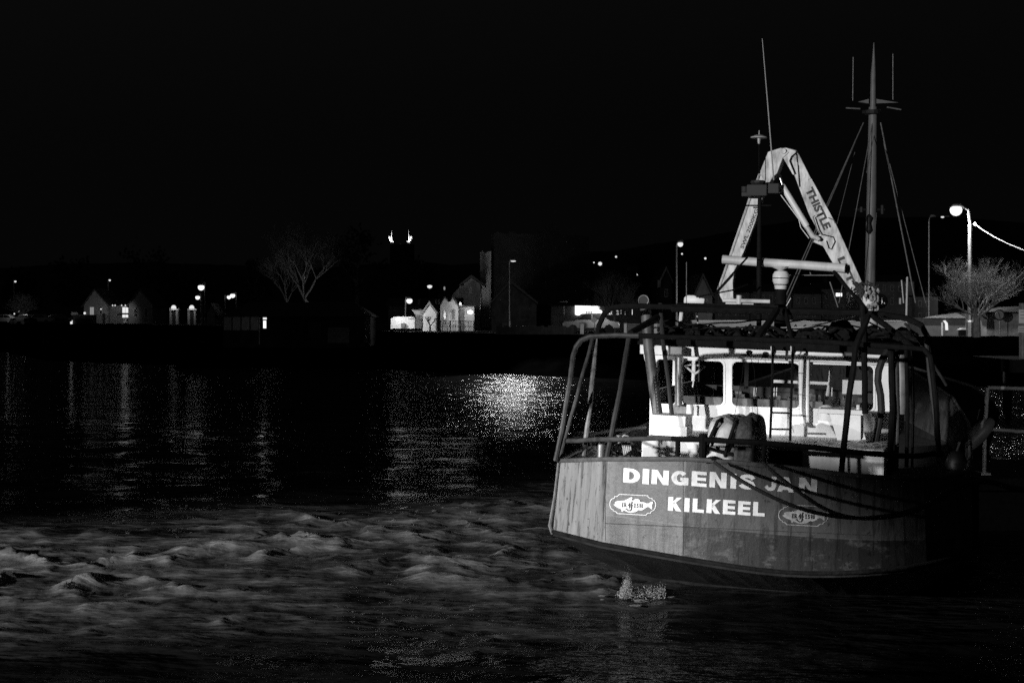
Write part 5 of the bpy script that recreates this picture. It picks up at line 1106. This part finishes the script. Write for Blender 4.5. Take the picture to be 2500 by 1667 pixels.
# fenders between boat and pontoon
for i, (x, y, Y_, r_, lb) in enumerate(((2385,1062,25.2,.20,'grey inflatable fender leaning against the guard rail post'),(2335,1140,21,.16,'black fender between the fishing boat and the pontoon'))):
    t = thing('fender', tuple(P(x, y, Y_)), lb, 'fender'); q = P(x, y, Y_); 
    prof = [(.02,-1.5*r_),(r_*.7,-1.2*r_),(r_,-.5*r_),(r_,.5*r_),(r_*.7,1.2*r_),(.05,1.5*r_)]
    o_ = MB().lathe(q, prof, 14).build('body', mat('fender_%d'%i, .10 if i==0 else .008,.5,.3,6), t, smooth=True)
    if i == 0:
        for v in o_.data.vertices: v.co.x += v.co.z*.75
    MB().tube([q+Vector((0,0,1.4*r_)), q+Vector((.05,0,2.3*r_))],.015,5).build('lanyard', ROPE, t)
# ================= second vessel ahead, its mast showing behind the crane
DV = 40
t = thing('moored_vessel', tuple(P(2200,0,DV).xy)+(0,), 'second dark vessel moored ahead of the trawler with a tall pale tapering mast', 'vessel')
c0 = P(2190, 900, DV); mb = MB(); sh = [P(2060,880,DV+6),P(2232,898,DV-2),P(2300,920,DV-3),P(2372,942,DV-3.5),P(2420,975,DV-3),P(2440,1010,DV+1)]
low = [Vector((p.x*.98, p.y+.5, -.5)) for p in sh]; bk = [Vector((p.x+1, p.y+7, p.z)) for p in sh]
for i in range(len(sh)-1): mb.add([sh[i],sh[i+1],low[i+1],low[i]],[[0,1,2,3]]); mb.add([sh[i],sh[i+1],bk[i+1],bk[i]],[[0,1,2,3]])
mb.build('hull', mat('second_hull_paint', .004,.9,.5,2,spec=.03), t); MB().tube(sh, .035, 6).build('gunwale', mat('second_gunwale', .06,.5,.5,4), t)
mb = MB(); mb.box(P(1990,880,DV+5), P(2230,820,DV+5)+Vector((0,4,0))); mb.build('deckhouse', mat('second_house', .004,.9,.4,2,spec=.03), t)
MAST = mat('mast_paint', .17,.5,.25,3,bump=.1)
MB().tube([P(2120,900,DV),P(2124,700,DV),P(2128,480,DV),P(2131,262,DV)],[.155,.15,.14,.115],16).build('mast', MAST, t, smooth=True)
MB().tube([P(2131,262,DV),P(2132,180,DV),P(2133,150,DV),P(2133.5,105,DV)],[.085,.07,.045,.012],12).build('topmast', MAST, t, smooth=True)
mb = MB(); mb.lathe(P(2129,276,DV),[(.14,-.06),(.22,-.03),(.22,.07),(.14,.08)],12); mb.tube([P(2105,274,DV),P(2150,271,DV)],.05,6); mb.build('mast_band', BLACK, t)
mb = MB(); mb.prism([P(2121,242,DV),P(2095,249,DV),P(2121,253,DV)],(0,.1,0)); mb.prism([P(2139,242,DV),P(2194,251,DV),P(2139,253,DV)],(0,.1,0)); mb.build('crosstree', MAST, t)
for a, b2, r_ in (((2083,140),(2082,246),.012),((2180,132),(2180,244),.012),((2065,264),(2100,266),.02),((2165,262),(2200,268),.02)): MB().tube([P(*a,DV),P(*b2,DV)],r_,5).build('mast_antenna', GALV, t)
mb = MB()
for a, b2, r_ in (((2108,300),(2005,530),.016),((2104,310),(2018,510),.016),((2087,372),(2040,560),.011),((2150,300),(2215,635),.022),((2158,350),(2175,430),.015),((2172,400),(2242,670),.013),((2130,300),(2078,580),.014),((2140,520),(2125,700),.01),((2134,330),(2116,420),.01)): mb.tube([P(*a,DV-.1), P(*b2,DV-1.5), P(a[0]+(b2[0]-a[0])*(740-a[1])/(b2[1]-a[1]), 740, DV-1.8) if r_ > .012 and b2[1] > 500 else P(*b2,DV-1.5)+Vector((0,0,-.02))], r_, 5)
mb.build('rigging', mat('wire_rope', .16,.6,.4,9), t)
mb = MB(); mb.tube([P(2085,512,DV),P(2160,512,DV)],.03,5); mb.lathe(P(2121,545,DV-.2),[(.02,-.3),(.09,-.2),(.05,0),(.1,.15),(.02,.25)],8); mb.lathe(P(2103,510,DV),[(.05,-.1),(.05,.05)],8); mb.lathe(P(2154,510,DV),[(.05,-.15),(.05,.1)],8); mb.build('mast_fitting', BLACK, t)
mb = MB(); mb.tube([P(2215,677,DV),P(2212,820,DV-1)],.03,6); mb.tube([P(2201,684,DV),P(2206,740,DV)],.018,5); mb.build('whip_antenna', RENDERW, t)
